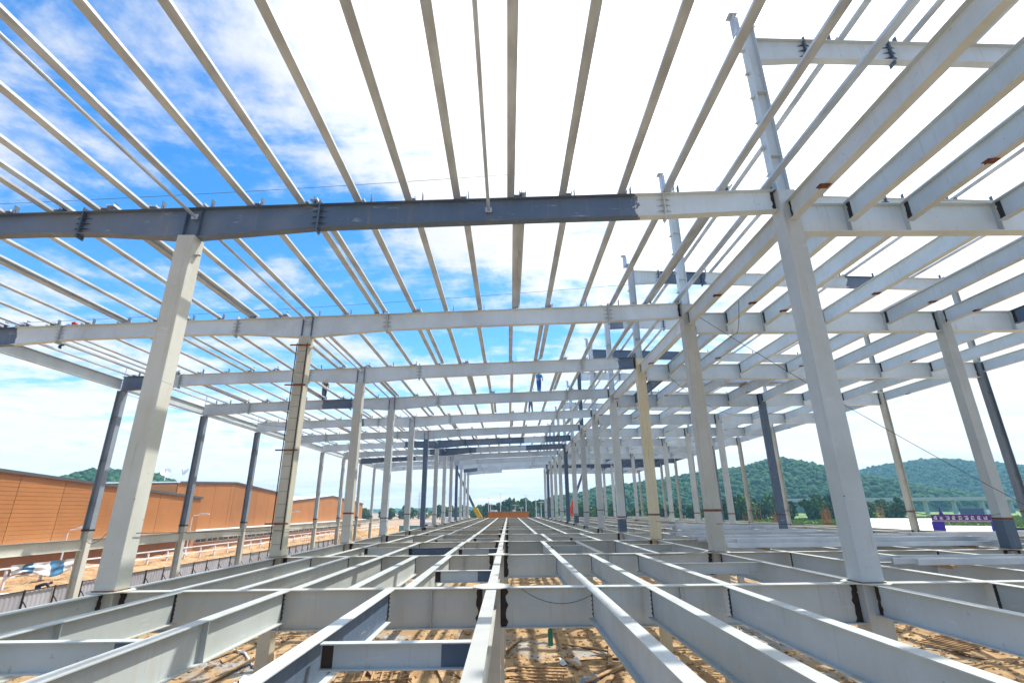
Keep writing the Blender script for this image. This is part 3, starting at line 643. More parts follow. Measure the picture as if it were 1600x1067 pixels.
def warehouse(name, X, depth, prof, label, step=6.0, ribs=True, glass=True):
    """gable end wall facing +x at X; prof = [(y, ztop)...]"""
    y0, y1 = prof[0][0], prof[-1][0]
    t = empty(name, (X - depth / 2, (y0 + y1) / 2, -0.45), label, 'warehouse')
    ox, oy = X - depth / 2, (y0 + y1) / 2
    zt = lambda y: float(np.interp(y, [p[0] for p in prof], [p[1] for p in prof])) + 0.45
    cuts = sorted(set([y0 + i * step for i in range(int((y1 - y0) / step) + 1)] + [p[0] for p in prof]))
    cuts = [c for i, c in enumerate(cuts) if i == 0 or c - cuts[i - 1] > 0.8 or c in (y1,)]
    for a, b in zip(cuts[:-1], cuts[1:]):
        a2, b2 = a + 0.03, b - 0.03; mb = MB(); za, zb = zt(a2), zt(b2); base = 4.3
        vs = [(0, a2 - oy, base), (0, b2 - oy, base), (0, b2 - oy, zb), (0, a2 - oy, za), (-0.12, a2 - oy, base), (-0.12, b2 - oy, base), (-0.12, b2 - oy, zb), (-0.12, a2 - oy, za)]
        mb.add(vs, [(0, 1, 2, 3), (7, 6, 5, 4), (0, 4, 5, 1), (1, 5, 6, 2), (2, 6, 7, 3), (3, 7, 4, 0)])
        if ribs:
            z = base + 0.25
            while z < max(za, zb) - 0.25:
                lo, hi = a2, b2                                     # ribs stop at the sloping eaves line
                if z > min(za, zb) - 0.2:
                    f = (z + 0.2 - za) / (zb - za) if abs(zb - za) > 1e-4 else 0
                    ym = a2 + (b2 - a2) * min(max(f, 0), 1)
                    if zb > za: lo = ym
                    else: hi = ym
                if hi - lo > 0.3: mb.box((0.008, (lo + hi) / 2 - oy, z), (0.03, hi - lo, 0.20))
                z += 0.46
        link('wall_panel', mb.mesh('wall_panel', M['orange']), t, (depth / 2, 0, 0))
        mb = MB().box((-0.1, b - oy, (base + zt(b)) / 2), (0.1, 0.058, zt(b) - base - 0.05)); link('joint', mb.mesh('joint', M['orange_dark']), t, (depth / 2, 0, 0))
    link('base_wall', MB().box((-0.2, 0, 2.15), (0.3, y1 - y0, 4.28)).mesh('base_wall', plain('salmon_base_wall', (0.42, 0.20, 0.11), 0.7, 0.15, 0.5)), t, (depth / 2, 0, 0))
    if glass:
        n = int((y1 - y0) / 4)
        for i in range(n):
            w = link('window', cached(('win', name), lambda: MB().box((0, 0, 0), (0.06, 3.5, 1.3)).mesh('window', M['glass'])), t, (depth / 2 - 0.02, y0 + 2 + i * 4 - oy, 3.2))
            link('frame', cached(('winf', name), lambda: MB().box((0, 0, 0.68), (0.1, 3.7, 0.1)).box((0, 0, -0.68), (0.1, 3.7, 0.1)).box((0, 0, 0), (0.09, 0.08, 1.3)).box((0, -1.8, 0), (0.1, 0.1, 1.4)).box((0, 1.8, 0), (0.1, 0.1, 1.4)).mesh('frame', M['white'])), w, (0.01, 0, 0))
    link('canopy', MB().box((0.9, 0, 4.62), (2.2, y1 - y0 - 1, 0.55)).mesh('canopy', M['roof_white']), t, (depth / 2, 0, 0))
    for (a, za), (b, zb) in zip(prof[:-1], prof[1:]):
        vs = []
        for x in (depth / 2 + 0.25, -depth / 2):
            for dz in (0.0, 0.22): vs += [(x, a - oy, za + 0.47 + dz), (x, b - oy, zb + 0.47 + dz)]
        r = link('roof', MB().add(vs, [(0, 1, 5, 4), (2, 6, 7, 3), (0, 2, 3, 1), (4, 5, 7, 6), (0, 4, 6, 2), (1, 3, 7, 5)]).mesh('roof', M['roof_white']), t)
        ln = math.hypot(b - a, zb - za)
        link('roof_trim', MB().bar((depth / 2 + 0.29, a - oy, za + 0.56), (depth / 2 + 0.29, b - oy, zb + 0.56), 0.07, 0.34).mesh('roof_trim', M['trim']), r)
    for yy, s in ((y0, -1), (y1, 1)):
        link('side_wall', MB().box((0, 0, 0), (depth - 0.5, 0.2, zt(yy) - 0.2)).mesh('side_wall', M['orange']), t, (0, yy - oy - s * 0.14, zt(yy) / 2 - 0.1))
    return t
warehouse('warehouse', -55, 42, [(34, 13.3), (46, 12.45), (93, 9.9)], 'nearest orange ribbed warehouse with a sloping dark roof edge at the left frame edge', glass=False)
warehouse('warehouse', -60, 45, [(93.6, 12.7), (113, 13.55), (138, 11.9)], 'middle orange warehouse with a low ridge behind the pale columns')
warehouse('warehouse', -60, 45, [(138.8, 9.9), (176, 12.3), (214, 10.2)], 'farthest orange warehouse with a pointed gable, smallest of three', ribs=False)
# dishes and vents on the roof of the middle warehouse
def dish(x, y, z, rz, label):
    t = empty('satellite_dish', (x, y, z), label, 'satellite dish', 'satellite dishes on the warehouse roof', rz)
    link('mast', MB().tube([(0, 0, 0), (0, 0, 1.2)], 0.06, 8).mesh('mast', M['white']), t)
    mb = MB(); n = 14; rings = [(0.0, 0.0), (0.45, 0.06), (0.9, 0.26)]; vs = [(0, 0, 0)]; fs = []
    for r, d in rings[1:]: vs += [(r * math.cos(2 * math.pi * k / n), -d, r * math.sin(2 * math.pi * k / n)) for k in range(n)]
    fs += [(0, 1 + k, 1 + (k + 1) % n) for k in range(n)] + [(1 + k, 1 + n + k, 1 + n + (k + 1) % n, 1 + (k + 1) % n) for k in range(n)]
    d = link('reflector', MB().add(vs, fs).mesh('reflector', M['white']), t, (0, -0.1, 1.4), rot=(-0.6, 0, 0))
    link('feed_arm', MB().tube([(0, -0.1, -0.7), (0, -0.95, 0.0)], 0.03, 6).box((0, -0.95, 0), (0.12, 0.12, 0.12)).mesh('feed_arm', M['black']), d)
dish(-66, 98.5, 13.45, 0.4, 'left one of two satellite dishes on the warehouse roof')
dish(-64, 101.5, 13.6, -0.5, 'right one of two satellite dishes on the warehouse roof')

# soil bank behind the hoarding
def bank_z(x, y):
    e = np.clip((-37.5 - x) / 5, 0, 1) * np.clip((x + 54.5) / 2, 0, 1); e2 = np.clip((y - 5) / 8, 0, 1) * np.clip((210 - y) / 10, 0, 1)
    return -0.5 + e * e2 * (2.0 + 0.35 * hnoise(x * 0.5, y * 0.5, 61) + 0.25 * hnoise(x * 1.7, y * 1.7, 62)) 
link('soil_bank', grid_mesh('soil_bank', np.arange(-55, -36.9, 0.4), np.arange(5, 210, 0.6), bank_z, M['soil']), kind='structure')
# hoarding
HX = -36.0
hd = empty('hoarding_fence', (HX, 72, -0.45), 'long grey sheet hoarding with dark posts and raking braces on the left', 'fence')
def hpanel():
    mb = MB()
    n = 26; ys = [-1.26 + 2.52 * i / n for i in range(n + 1)]; vs = []; fs = []
    for i, y in enumerate(ys):
        x = 0.035 * (1 if (i % 4) in (1, 2) else 0); vs += [(x, y, 0.05), (x, y, 2.55)]
    for i in range(n): fs.append((2 * i, 2 * i + 2, 2 * i + 3, 2 * i + 1))
    mb.add(vs, fs); mb.box((-0.02, 0, 1.3), (0.012, 2.52, 2.5)); return mb.mesh('panel', M['hoard'])
PM = hpanel(); HP = MB().box((0, 0, 1.32), (0.09, 0.09, 2.68)).mesh('post', M['black']); HB = MB().bar((0, 0, 1.9), (1.25, 0.45, 0.02), 0.06, 0.06).mesh('brace', M['black']); HR = MB().box((0, 0, 0), (0.08, 2.52, 0.07)).mesh('rail', M['black'])
for i in range(40):
    y = 20 + i * 2.6 - 72
    link('panel', PM, hd, (0, y + 1.3, 0.0), rot=(0, random.uniform(-0.02, 0.02), 0)); p = link('post', HP, hd, (0.07, y, 0)); link('brace', HB, p, (0.05, 0, 0)); link('rail', HR, hd, (0.09, y + 1.3, 2.58))
# white railing on the bank
rl = empty('railing', (-44, 90, 1.3), 'white two rail fence on the soil bank before the orange warehouses', 'fence')
RP = MB().box((0, 0, 0.7), (0.16, 0.16, 1.6)).mesh('post', M['white']); RR = MB().box((0, 0, 0), (0.09, 3.6, 0.13)).mesh('rail', M['white'])
for i in range(44):
    y = 26 + i * 3.6 - 90; link('post', RP, rl, (0, y, 0.1))
    for z in (1.0, 1.75): link('rail', RR, rl, (0.12, y + 1.8, z))
# tarps, bags, green net heap
def cloth(name, loc, w, h, mats, label, cat, seed, rz=0.0, lie=False):
    r = np.random.default_rng(seed); n, m_ = 22, 12; vs = []; fs = []; mi = []; ph = r.uniform(0, 6, 6)
    for side in (0, 0.03):
        for i in range(n + 1):
            for k in range(m_ + 1):
                u, v = i / n, k / m_
                d = 0.18 * math.sin(u * 9 + ph[0]) * (0.4 + v) + 0.10 * math.sin(u * 21 + v * 5 + ph[1]) + 0.05 * math.sin(v * 14 + ph[2])
                z = h * (1 - v) - (0.35 * math.sin(u * math.pi * 2 + ph[3])) * v
                if lie: vs.append((u * w, v * h * 1.4 + 0.2 * math.sin(u * 7), 0.5 + side + 1.6 * d + 0.7 * math.sin(u * 3.1) * math.sin(v * 3.1)))
                else: vs.append((u * w, d + side, z))
    q = (n + 1) * (m_ + 1)
    for s in (0, 1):
        for i in range(n):
            for k in range(m_):
                a = s * q + i * (m_ + 1) + k; f = (a, a + m_ + 1, a + m_ + 2, a + 1); fs.append(f if s else f[::-1]); mi.append(min(len(mats) - 1, int(i / n * len(mats))))
    mb = MB(); mb.v = vs; mb.f = fs; mb.m = mi
    return link(name, smooth(mb.mesh(name, mats)), None, loc, rz, label=label, cat=cat)
M['blue_tarp'] = plain('blue_tarp', (0.06, 0.20, 0.36), 0.35, 0.3, 2, bmp=0.3); M['white_tarp'] = plain('white_tarp', (0.66, 0.67, 0.69), 0.4, 0.12, 2, bmp=0.3)
M['pale_blue'] = plain('pale_blue_sheet', (0.34, 0.42, 0.52), 0.4, 0.3, 3)
M['green_net'] = plain('green_net', (0.01, 0.13, 0.09), 0.8, 0.4, 5)
cloth('tarpaulin', (-43.5, 47.5, 2.2), 6.5, 1.1, [M['white_tarp'], M['blue_tarp'], M['white_tarp'], M['white_tarp'], M['blue_tarp'], M['blue_tarp'], M['white_tarp']], 'crumpled blue and white tarpaulin hung along the white railing', 'tarpaulin', 3, math.pi / 2)
cloth('green_net', (-31.6, 47.0, 0.0), 3.2, 1.5, [M['green_net']], 'dark green net heaped at the foot of the grey hoarding', 'net', 5, 0.4, True)
def sack(loc, rz, label):
    mb = MB(); n = 12; L_ = 8; vs = []; fs = []
    for i in range(L_ + 1):
        u = i / L_; r = 0.30 * math.sin(math.pi * min(max(u, 0.04), 0.96)) ** 0.35
        for k in range(n): a = 2 * math.pi * k / n; vs.append((u * 1.1 - 0.55, r * math.cos(a) * 1.3, 0.22 + r * 0.62 * math.sin(a)))
    for i in range(L_):
        for k in range(n): fs.append((i * n + k, i * n + (k + 1) % n, (i + 1) * n + (k + 1) % n, (i + 1) * n + k))
    fs += [tuple(range(n)), tuple(range(L_ * n, L_ * n + n))[::-1]]
    return link('sack', smooth(mb.add(vs, fs).mesh('sack', M['white'])), None, loc, rz, label=label, cat='sack', group='white sacks beside the bending worker')
k = 0
for dx in range(3):
    for dz in range(3): sack((-39.2 - 0.5 * dx, 42.4 + 0.9 * ((dx * 2 + dz) % 3), 0.35 + 0.2 * dx + 0.37 * dz), 1.4 + 0.3 * dz + dx, 'white sack in the pile beside the bending worker behind the hoarding')
def lamp(x, y, h, rz, label):
    t = empty('street_lamp', (x, y, 0.9), label, 'street lamp', 'street lamps along the warehouse road', rz)
    link('pole', MB().tube([(0, 0, 0), (0, 0, h - 0.3), (0.15, 0, h), (1.0, 0, h + 0.15)], [0.09, 0.06, 0.055, 0.05], 8).mesh('pole', M['white']), t)
    link('lamp_head', MB().box((1.5, 0, h + 0.2), (1.3, 0.45, 0.16)).box((1.5, 0, h + 0.31), (0.9, 0.3, 0.07)).mesh('lamp_head', M['white']), t)
lamp(-46.5, 56, 5.0, 0.2, 'white street lamp whose head shows beside the nearest left column'); lamp(-47, 78, 6.2, 0.3, 'white street lamp before the middle orange warehouse'); lamp(-47, 112, 6.4, 0.3, 'white street lamp before the farthest orange warehouse')
# far left yard: cabins, container, soil heaps
def cabin(x, y, rz, wm, label, cat='cabin', L_=6.0, h=2.7, z=-0.45, name='site_cabin'):
    t = empty(name, (x, y, z), label, cat, None, rz)
    b = MB().box((0, 0, h / 2 + 0.15), (L_, 2.4, h)).box((0, 0, 0.08), (L_ - 0.2, 2.2, 0.15))
    for i in range(int(L_ / 0.5) + 1): b.box((-L_ / 2 + i * 0.5 * (L_ / (0.5 * int(L_ / 0.5))), -1.21, h / 2 + 0.15), (0.14, 0.05, h - 0.2))
    link('body', b.mesh('body', wm), t); link('roof', MB().box((0, 0, h + 0.21), (L_ + 0.25, 2.65, 0.11)).mesh('roof', M['roof_white']), t)
    for i in range(2): 
        w = link('window', MB().box((0, 0, 0), (1.1, 0.06, 0.9)).mesh('window', M['glass']), t, (-L_ / 4 + i * L_ / 2, -1.26, 1.8))
        link('frame', MB().box((0, 0, 0.47), (1.2, 0.08, 0.07)).box((0, 0, -0.47), (1.2, 0.08, 0.07)).mesh('frame', M['white']), w)
    return t
for i, (x, y, lab) in enumerate(((-26, 176, 'white two window site cabin left of the yellow crane boom'), (-18.5, 178, 'white site cabin nearest the foot of the yellow crane'))): cabin(x, y, 0.05, M['white'], lab, z=2.3 if i else 0.9)
cabin(-18.5, 178, 0.05, M['white'], 'white site cabin stacked under another near the yellow crane', z=-0.45)
cabin(-29.5, 158, -0.1, M['teal'], 'teal container in the far yard left of the pale columns', 'container', name='container', z=-0.45, h=3.6)
def heap(x, y, r, h, seed, label):
    def zf(X, Y):
        d = np.hypot(X, Y) / r; return -0.5 + h * np.clip(1 - d, 0, 1) ** 0.8 * (1 + 0.35 * hnoise(X * 1.1, Y * 1.1, seed)) + 0.25 * np.clip(1 - d, 0, 1) * hnoise(X * 4, Y * 4, seed + 1)
    a = np.linspace(-r, r, 44); link('soil_heap', grid_mesh('soil_heap', a, a, zf, M['soil']), None, (x, y, 0), label=label, cat='soil heap', group='soil heaps in the left yard')
heap(-33, 112, 7, 4.2, 71, 'tallest orange soil heap behind the end of the grey hoarding'); heap(-25, 132, 6, 3.0, 73, 'low orange soil heap right of the tallest heap'); heap(-46, 150, 9, 4.0, 75, 'broad soil heap below the farthest orange warehouse')

# ------------------------------------------------------------------ far end: cranes, shed, trees, poles
def crane(x, y, foot, tip, low, label, low_frac):
    """truck crane; boom runs from foot to tip (world coordinates)"""
    t = empty('mobile_crane', (x, y, -0.45), label, 'crane'); o = Vector((x, y, -0.45))
    ch = link('chassis', MB().box((0, 0, 1.1), (2.6, 11, 0.5)).box((0, 4.4, 1.9), (2.5, 2.0, 1.6)).box((0, -1.5, 1.8), (2.4, 3.6, 1.0)).mesh('chassis', low), t)
    wm = MB().tube([(-0.22, 0, 0), (0.22, 0, 0)], 0.62, 18).mesh('wheel', M['rubber'])
    for sx in (-1.1, 1.1):
        for yy in (-4.2, -2.8, 1.6, 3.0, 4.6): link('wheel', wm, t, (sx, yy, 0.62))
    link('cab', MB().box((0, 0, 0.8), (1.3, 1.8, 1.6)).mesh('cab', low), t, (1.2, 0.6, 2.0)); link('cab_window', MB().box((0, -0.93, 1.0), (1.1, 0.06, 0.8)).mesh('cab_window', M['glass']), t, (1.2, 0.6, 2.0))
    f = Vector(foot); e = Vector(tip); d = e - f
    link('boom_section', MB().bar(f - o, f + d * low_frac - o, 0.62, 0.72).mesh('boom_section', low), t)
    link('boom_section', MB().bar(f + d * (low_frac * 0.96) - o, f + d * (low_frac + (1 - low_frac) * 0.55) - o, 0.5, 0.6).mesh('boom_section', M['primer']), t)
    link('boom_section', MB().bar(f + d * (low_frac + (1 - low_frac) * 0.53) - o, e - o, 0.46, 0.54).mesh('boom_section', M['primer']), t)
    n = Vector((1, 0, 0)) if abs(d.x) < 0.1 else Vector((d.z, 0, -d.x)).normalized()
    side = 1 if n.x > 0 else -1
    link('lift_cylinder', MB().tube([f + n * side * 1.1 - o, f + d * low_frac * 0.9 + n * side * 0.45 - o], 0.2, 10).mesh('lift_cylinder', low), t)
    link('head_sheave', MB().tube([e + Vector((0, -0.35, 0)) - o, e + Vector((0, 0.35, 0)) - o], 0.45, 14).mesh('head_sheave', M['black']), t)
    link('hook_rope', MB().tube([e - o, e - o - Vector((0, 0, 3.5))], 0.03, 6).mesh('hook_rope', M['cable']), t)
crane(-4.5, 136, (-5.6, 135, CZ - 6.0), (-15.8, 135, CZ + 14.2), M['yellow'], 'yellow truck crane with raised dark boom at the far left end', 0.34)
crane(15.2, 136, (14.2, 135, CZ - 4.8), (21.3, 135, CZ + 12.8), M['red'], 'red truck crane with raised dark boom behind the right columns', 0.50)
t = empty('orange_shed', (-0.1, 134.5, -0.45), 'orange sheet clad shed across the far end of the floor beams', 'shed')
b = MB().box((0, 0, 3.65), (10.3, 5, 7.3))
for i in range(42): b.box((-5.1 + i * 0.248, -2.52, 3.65), (0.10, 0.05, 7.25))
link('wall', b.mesh('wall', plain('shed_orange', (0.58, 0.22, 0.05), 0.5, 0.12, 1.5)), t)
link('roof', MB().box((0, 0, 7.38), (10.6, 5.3, 0.14)).mesh('roof', M['orange']), t)
for x in (-4.0, -3.2, 1.5): link('roof_vent', MB().box((0, 0, 0.2), (0.9, 0.8, 0.3)).box((0, 0, 0.40), (0.6, 0.6, 0.1)).mesh('roof_vent', M['white']), t, (x, -1.5, 7.44))

def leaf_mat(name, a, b_):
    m, N, L, b = nodes(name); g = N.new('ShaderNodeNewGeometry'); oi = N.new('ShaderNodeObjectInfo')
    L.new(mixc(N, L, ramp(N, L, g.outputs['Random Per Island'], 0.0, 1.0), a, b_), b.inputs['Base Color']); b.inputs['Roughness'].default_value = 0.8
    b.inputs['Specular IOR Level'].default_value = 0.15; return m
M['leaf'] = leaf_mat('dark_leaves', (0.028, 0.075, 0.022), (0.075, 0.145, 0.04)); M['leaf2'] = leaf_mat('light_leaves', (0.05, 0.115, 0.028), (0.115, 0.19, 0.05))
M['bark'] = plain('bark', (0.10, 0.075, 0.05), 0.9)
def crown_mesh(seed, tall, mat, n=1500):
    r = np.random.default_rng(seed); mb = MB(); lobes = []
    for i in range(11):
        h = r.uniform(0.18, 1.0); w = (0.30 if tall else 0.46) * math.sin(math.pi * min(0.95, 0.15 + h * 0.8)) + 0.06; a = r.uniform(0, 6.28)
        lobes.append((w * 0.6 * math.cos(a), w * 0.6 * math.sin(a), h * 0.9, w * r.uniform(0.55, 0.9)))
    for i in range(n):
        l = lobes[r.integers(len(lobes))]; d = r.normal(size=3); d /= np.linalg.norm(d); k = l[3] * r.uniform(0.55, 1.08)
        p = np.array(l[:3]) + d * k * np.array([1, 1, 0.8]); s = r.uniform(0.035, 0.075); u = r.normal(size=3); u /= np.linalg.norm(u); w = np.cross(u, d); w /= np.linalg.norm(w) + 1e-6
        mb.add([p + u * s, p + w * s * 0.8, p - u * s, p - w * s * 0.8], [(0, 1, 2, 3)])
    return mb.mesh('crown', mat)
CR = [crown_mesh(s, s % 2 == 0, M['leaf' if s % 3 else 'leaf2']) for s in range(6)]
TR = MB().tube([(0, 0, -0.02), (0.01, 0, 0.25), (-0.01, 0.01, 0.55), (0.01, 0, 0.8)], [0.035, 0.028, 0.018, 0.006], 8).tube([(0, 0, 0.35), (0.16, 0.05, 0.62)], [0.014, 0.004], 6).tube([(0, 0, 0.42), (-0.15, -0.06, 0.7)], [0.013, 0.004], 6).mesh('trunk', M['bark'])
def tree(x, y, h, wid, i, label, group, z=-0.6):
    t = empty('tree', (x, y, z), label, 'tree', group, i * 1.7)
    c = link('crown', CR[i % 6], t); c.scale = (h * wid, h * wid, h); q = link('trunk', TR, t); q.scale = (h, h, h)
rt = random.Random(5)
ORD = ['first', 'second', 'third', 'fourth', 'fifth', 'sixth', 'seventh', 'eighth', 'ninth', 'tenth', 'eleventh', 'twelfth', 'thirteenth', 'fourteenth', 'fifteenth', 'sixteenth', 'seventeenth', 'eighteenth', 'nineteenth', 'twentieth', 'twenty first', 'twenty second']
for i, (x, top) in enumerate(((-22, 2.5), (-17.5, 5.5), (-13, 7.2), (-8.5, 6.0), (-4, 7.0), (0.2, 9.6), (4.5, 9.0), (8, 7.0), (12, 13.0), (16.5, 7.5), (21, 7.2), (25, 7.6), (29.5, 8.8), (34, 9.5))):
    tree(x, 420 + rt.uniform(-12, 12), top + CZ + 0.6, 0.62 if i % 3 else 0.5, i, 'tall slim dark tree sticking up highest behind the orange shed' if i == 8 else ORD[i] + ' tree from the left in the distant row behind the orange shed', 'trees behind the orange shed')
for i in range(22):
    tree(118 + i * 4.6 + rt.uniform(-1.5, 1.5), 292 + rt.uniform(-10, 14), CZ + 3.0 + rt.uniform(0, 5.5) - 0.18 * max(0, i - 12), 0.8, i + 1, ORD[i] + ' bushy dark tree from the left at the foot of the right hill', 'trees at the foot of the right hill')
for i in range(14):
    tree(-150 + i * 9.5 + rt.uniform(-3, 3), 520 + rt.uniform(-30, 30), CZ + 2.5 + rt.uniform(0, 3.5), 1.2, i + 2, ORD[i] + ' small far tree from the left on the left horizon', 'far trees on the left horizon')
for i in range(16):
    tree(48 + i * 6.2 + rt.uniform(-2, 2), 330 + rt.uniform(-15, 25), CZ + 1.5 + rt.uniform(0, 3.5), 1.0, i + 3, ORD[i] + ' leafy tree from the left on the plain before the low ridge', 'trees on the plain before the low ridge')
def pole(x, y, h, label, arms=False):
    t = empty('light_pole', (x, y, -0.5), label, 'light pole', 'thin white poles behind the orange shed')
    link('mast', MB().tube([(0, 0, 0), (0, 0, h)], [0.22, 0.12], 8).mesh('mast', M['white']), t)
    link('lamp_arm', MB().tube([(-1.0, 0, h - 0.1), (0, 0, h + 0.1), (1.0, 0, h - 0.1)], 0.09, 6).box((-1.2, 0, h - 0.15), (0.8, 0.35, 0.15)).box((1.2, 0, h - 0.15), (0.8, 0.35, 0.15)).mesh('lamp_arm', M['white']), t)
for pi_, (x, h) in enumerate(((-16, 14.5), (-14.4, 11), (-6.5, 17), (5.2, 10.5), (10, 9), (14, 16), (22, 13.5), (26, 12))): pole(x * 0.72, 300, h, ORD[pi_] + ' thin white twin arm pole from the left above the orange shed')
def pylon(x, y, h, label):
    t = empty('lattice_mast', (x, y, -0.6), label, 'mast', 'far lattice masts'); mb = MB(); w = h * 0.05
    for sx in (-1, 1):
        for sy in (-1, 1): mb.bar((sx * w, sy * w, 0), (sx * 0.15, sy * 0.15, h), 0.16, 0.16)
    for i in range(9):
        z0, z1 = h * i / 9, h * (i + 1) / 9; a, b = w * (1 - i / 9) + 0.15, w * (1 - (i + 1) / 9) + 0.15
        mb.bar((-a, -a, z0), (b, -b, z1), 0.1, 0.1); mb.bar((a, -a, z0), (-b, -b, z1), 0.1, 0.1)
    link('tower', mb.mesh('tower', M['grey_wall']), t)
    link('crossarm', MB().box((0, 0, h * 0.86), (h * 0.26, 0.2, 0.25)).box((0, 0, h * 0.72), (h * 0.32, 0.2, 0.25)).mesh('crossarm', M['grey_wall']), t)
pylon(-86, 500, 25, 'far lattice mast on the left horizon'); pylon(104, 500, 40, 'far lattice mast above the low right ridge'); pylon(-60, 620, 24, 'small far lattice mast left of the yellow crane')

# ------------------------------------------------------------------ right surroundings
vd = empty('viaduct', (380, 452, -0.4), 'long grey elevated road in front of the right hills', 'viaduct')
VM = plain('concrete', (0.44, 0.45, 0.46), 0.8, 0.12, 0.3)
link('deck', MB().box((0, 0, 12.5), (420, 9, 1.6)).mesh('deck', VM), vd, (60, 0, 0))
for sy in (-4.4, 4.4): link('parapet', MB().box((0, sy, 13.9), (420, 0.3, 1.2)).mesh('parapet', VM), vd, (60, 0, 0))
for i in range(17): link('pier', cached('pier', lambda: MB().box((0, 0, 5.8), (1.8, 3.0, 11.7)).box((0, 0, 11.3), (2.4, 7, 0.9)).mesh('pier', VM)), vd, (-140 + i * 25, 0, 0))
tk = empty('truck', (383, 330, 0.3), 'dark blue box truck parked below the elevated road', 'truck')
link('box_body', MB().box((0, 0, 3.0), (13, 3, 4.2)).mesh('box_body', plain('truck_blue', (0.02, 0.05, 0.16), 0.4, bmp=0)), tk, (-88, 0, 0))
link('cab', MB().box((0, 0, 2.4), (3.2, 2.8, 3.2)).mesh('cab', M['white']), tk, (-78.2, 0, 0))
for i in (-94, -91, -84, -78): link('wheel', cached('tw', lambda: MB().tube([(0, -1.5, 0), (0, 1.5, 0)], 0.9, 14).mesh('wheel', M['rubber'])), tk, (i, 0, 0.6))
def tufts():
    r = np.random.default_rng(91); mb = MB()
    for i in range(9000):
        x, y = r.uniform(60, 330), r.uniform(172, 330) ; h = r.uniform(0.5, 1.5); a = r.uniform(0, 3.14); w = r.uniform(0.3, 0.8)
        dx, dy = math.cos(a) * w, math.sin(a) * w
        mb.add([(x - dx, y - dy, -0.3), (x + dx, y + dy, -0.3), (x + dx * 1.2, y + dy * 1.2 + 0.2, h), (x - dx * 0.4, y - dy * 0.4 - 0.2, h * 0.8)], [(0, 1, 2, 3)])
    link('grass', mb.mesh('grass', leaf_mat('tall_grass', (0.13, 0.21, 0.03), (0.30, 0.33, 0.07))), kind='stuff', label='tall yellow green grass on the field before the hills', cat='grass')
tufts()
# gate arch
GV = plain('blue_violet_panel', (0.035, 0.015, 0.36), 0.5, 0.15, 2, bmp=0); GP = plain('purple_banner', (0.075, 0.012, 0.20), 0.5, 0.15, 2, bmp=0)
gt = empty('entrance_arch', (70.4, 80.6, -0.45), 'blue and purple entrance arch with white characters before white tents', 'arch', None, -0.62)
for x in (-3.2, 3.75): link('pillar', MB().box((0, 0, 2.75), (1.5, 1.0, 5.5)).box((0, -0.52, 0.3), (1.6, 0.06, 0.6)).mesh('pillar', GV), gt, (x, 0, 0))
bn = link('banner', MB().box((0, 0, 6.05), (7.0, 0.6, 1.0)).mesh('banner', GP), gt, (-0.35, 0, 0))
link('banner', MB().box((0, 0, 5.95), (2.1, 0.66, 1.35)).mesh('banner', GV), gt, (4.3, -0.03, 0))
gm = plain('white_lettering', (0.85, 0.8, 0.9), 0.5, 0.05, bmp=0)
rg = random.Random(9)
for i in range(9):
    mb = MB()
    for k in range(3): mb.box((0, -0.315, 5.88 + k * 0.2), (rg.uniform(0.28, 0.46), 0.03, 0.08))
    mb.box((rg.uniform(-0.1, 0.1), -0.315, 6.08), (0.09, 0.03, 0.54)); mb.box((rg.choice((-0.19, 0.19)), -0.315, 6.0), (0.07, 0.03, 0.32))
    link('character', mb.mesh('character', gm), bn, (-3.0 + i * 0.74, 0, 0))
link('lower_strip', MB().box((0, -0.33, 5.62), (6.9, 0.05, 0.2)).mesh('lower_strip', plain('pink_strip', (0.62, 0.42, 0.55), 0.6, bmp=0)), gt, (-0.35, 0, 0))
link('finial', MB().tube([(0, 0, 6.55), (0, 0, 7.0), (0, 0, 7.7)], [0.3, 0.18, 0.03], 8).mesh('finial', GP), gt, (-2.5, 0, 0))
def tent(x, y, w, d, eave, ridge, rz, label):
    t = empty('tent', (x, y, -0.45), label, 'tent', 'white tents on the right', rz); vs = []
    for yy in (-d / 2, d / 2): vs += [(-w / 2, yy, eave), (0, yy, ridge), (w / 2, yy, eave), (-w / 2, yy, eave - 0.06), (0, yy, ridge - 0.06), (w / 2, yy, eave - 0.06)]
    link('canopy', MB().add(vs, [(0, 1, 7, 6), (1, 2, 8, 7), (3, 9, 10, 4), (4, 10, 11, 5), (0, 3, 4, 1), (1, 4, 5, 2), (6, 7, 10, 9), (7, 8, 11, 10), (0, 6, 9, 3), (2, 5, 11, 8)]).mesh('canopy', M['white_tarp']), t)
    for xx in (-w / 2 + 0.2, w / 2 - 0.2):
        for yy in (-d / 2 + 0.2, 0, d / 2 - 0.2): link('pole', cached(('tp', eave), lambda: MB().tube([(0, 0, 0), (0, 0, eave - 0.05)], 0.05, 8).mesh('pole', M['white'])), t, (xx, yy, 0))
tent(72.5, 97, 12, 10, 3.2, 5.7, 0.9, 'broad white tent left of the blue entrance arch'); tent(83, 93, 9, 9, 2.6, 4.4, 0.9, 'low white tent in front of the blue entrance arch'); tent(108, 99, 9, 9, 2.4, 4.4, 0.9, 'white tent at the right frame edge beyond the pale column')
M['rebar'] = plain('rusty_rebar', (0.40, 0.22, 0.08), 0.85, 0.4, 4)
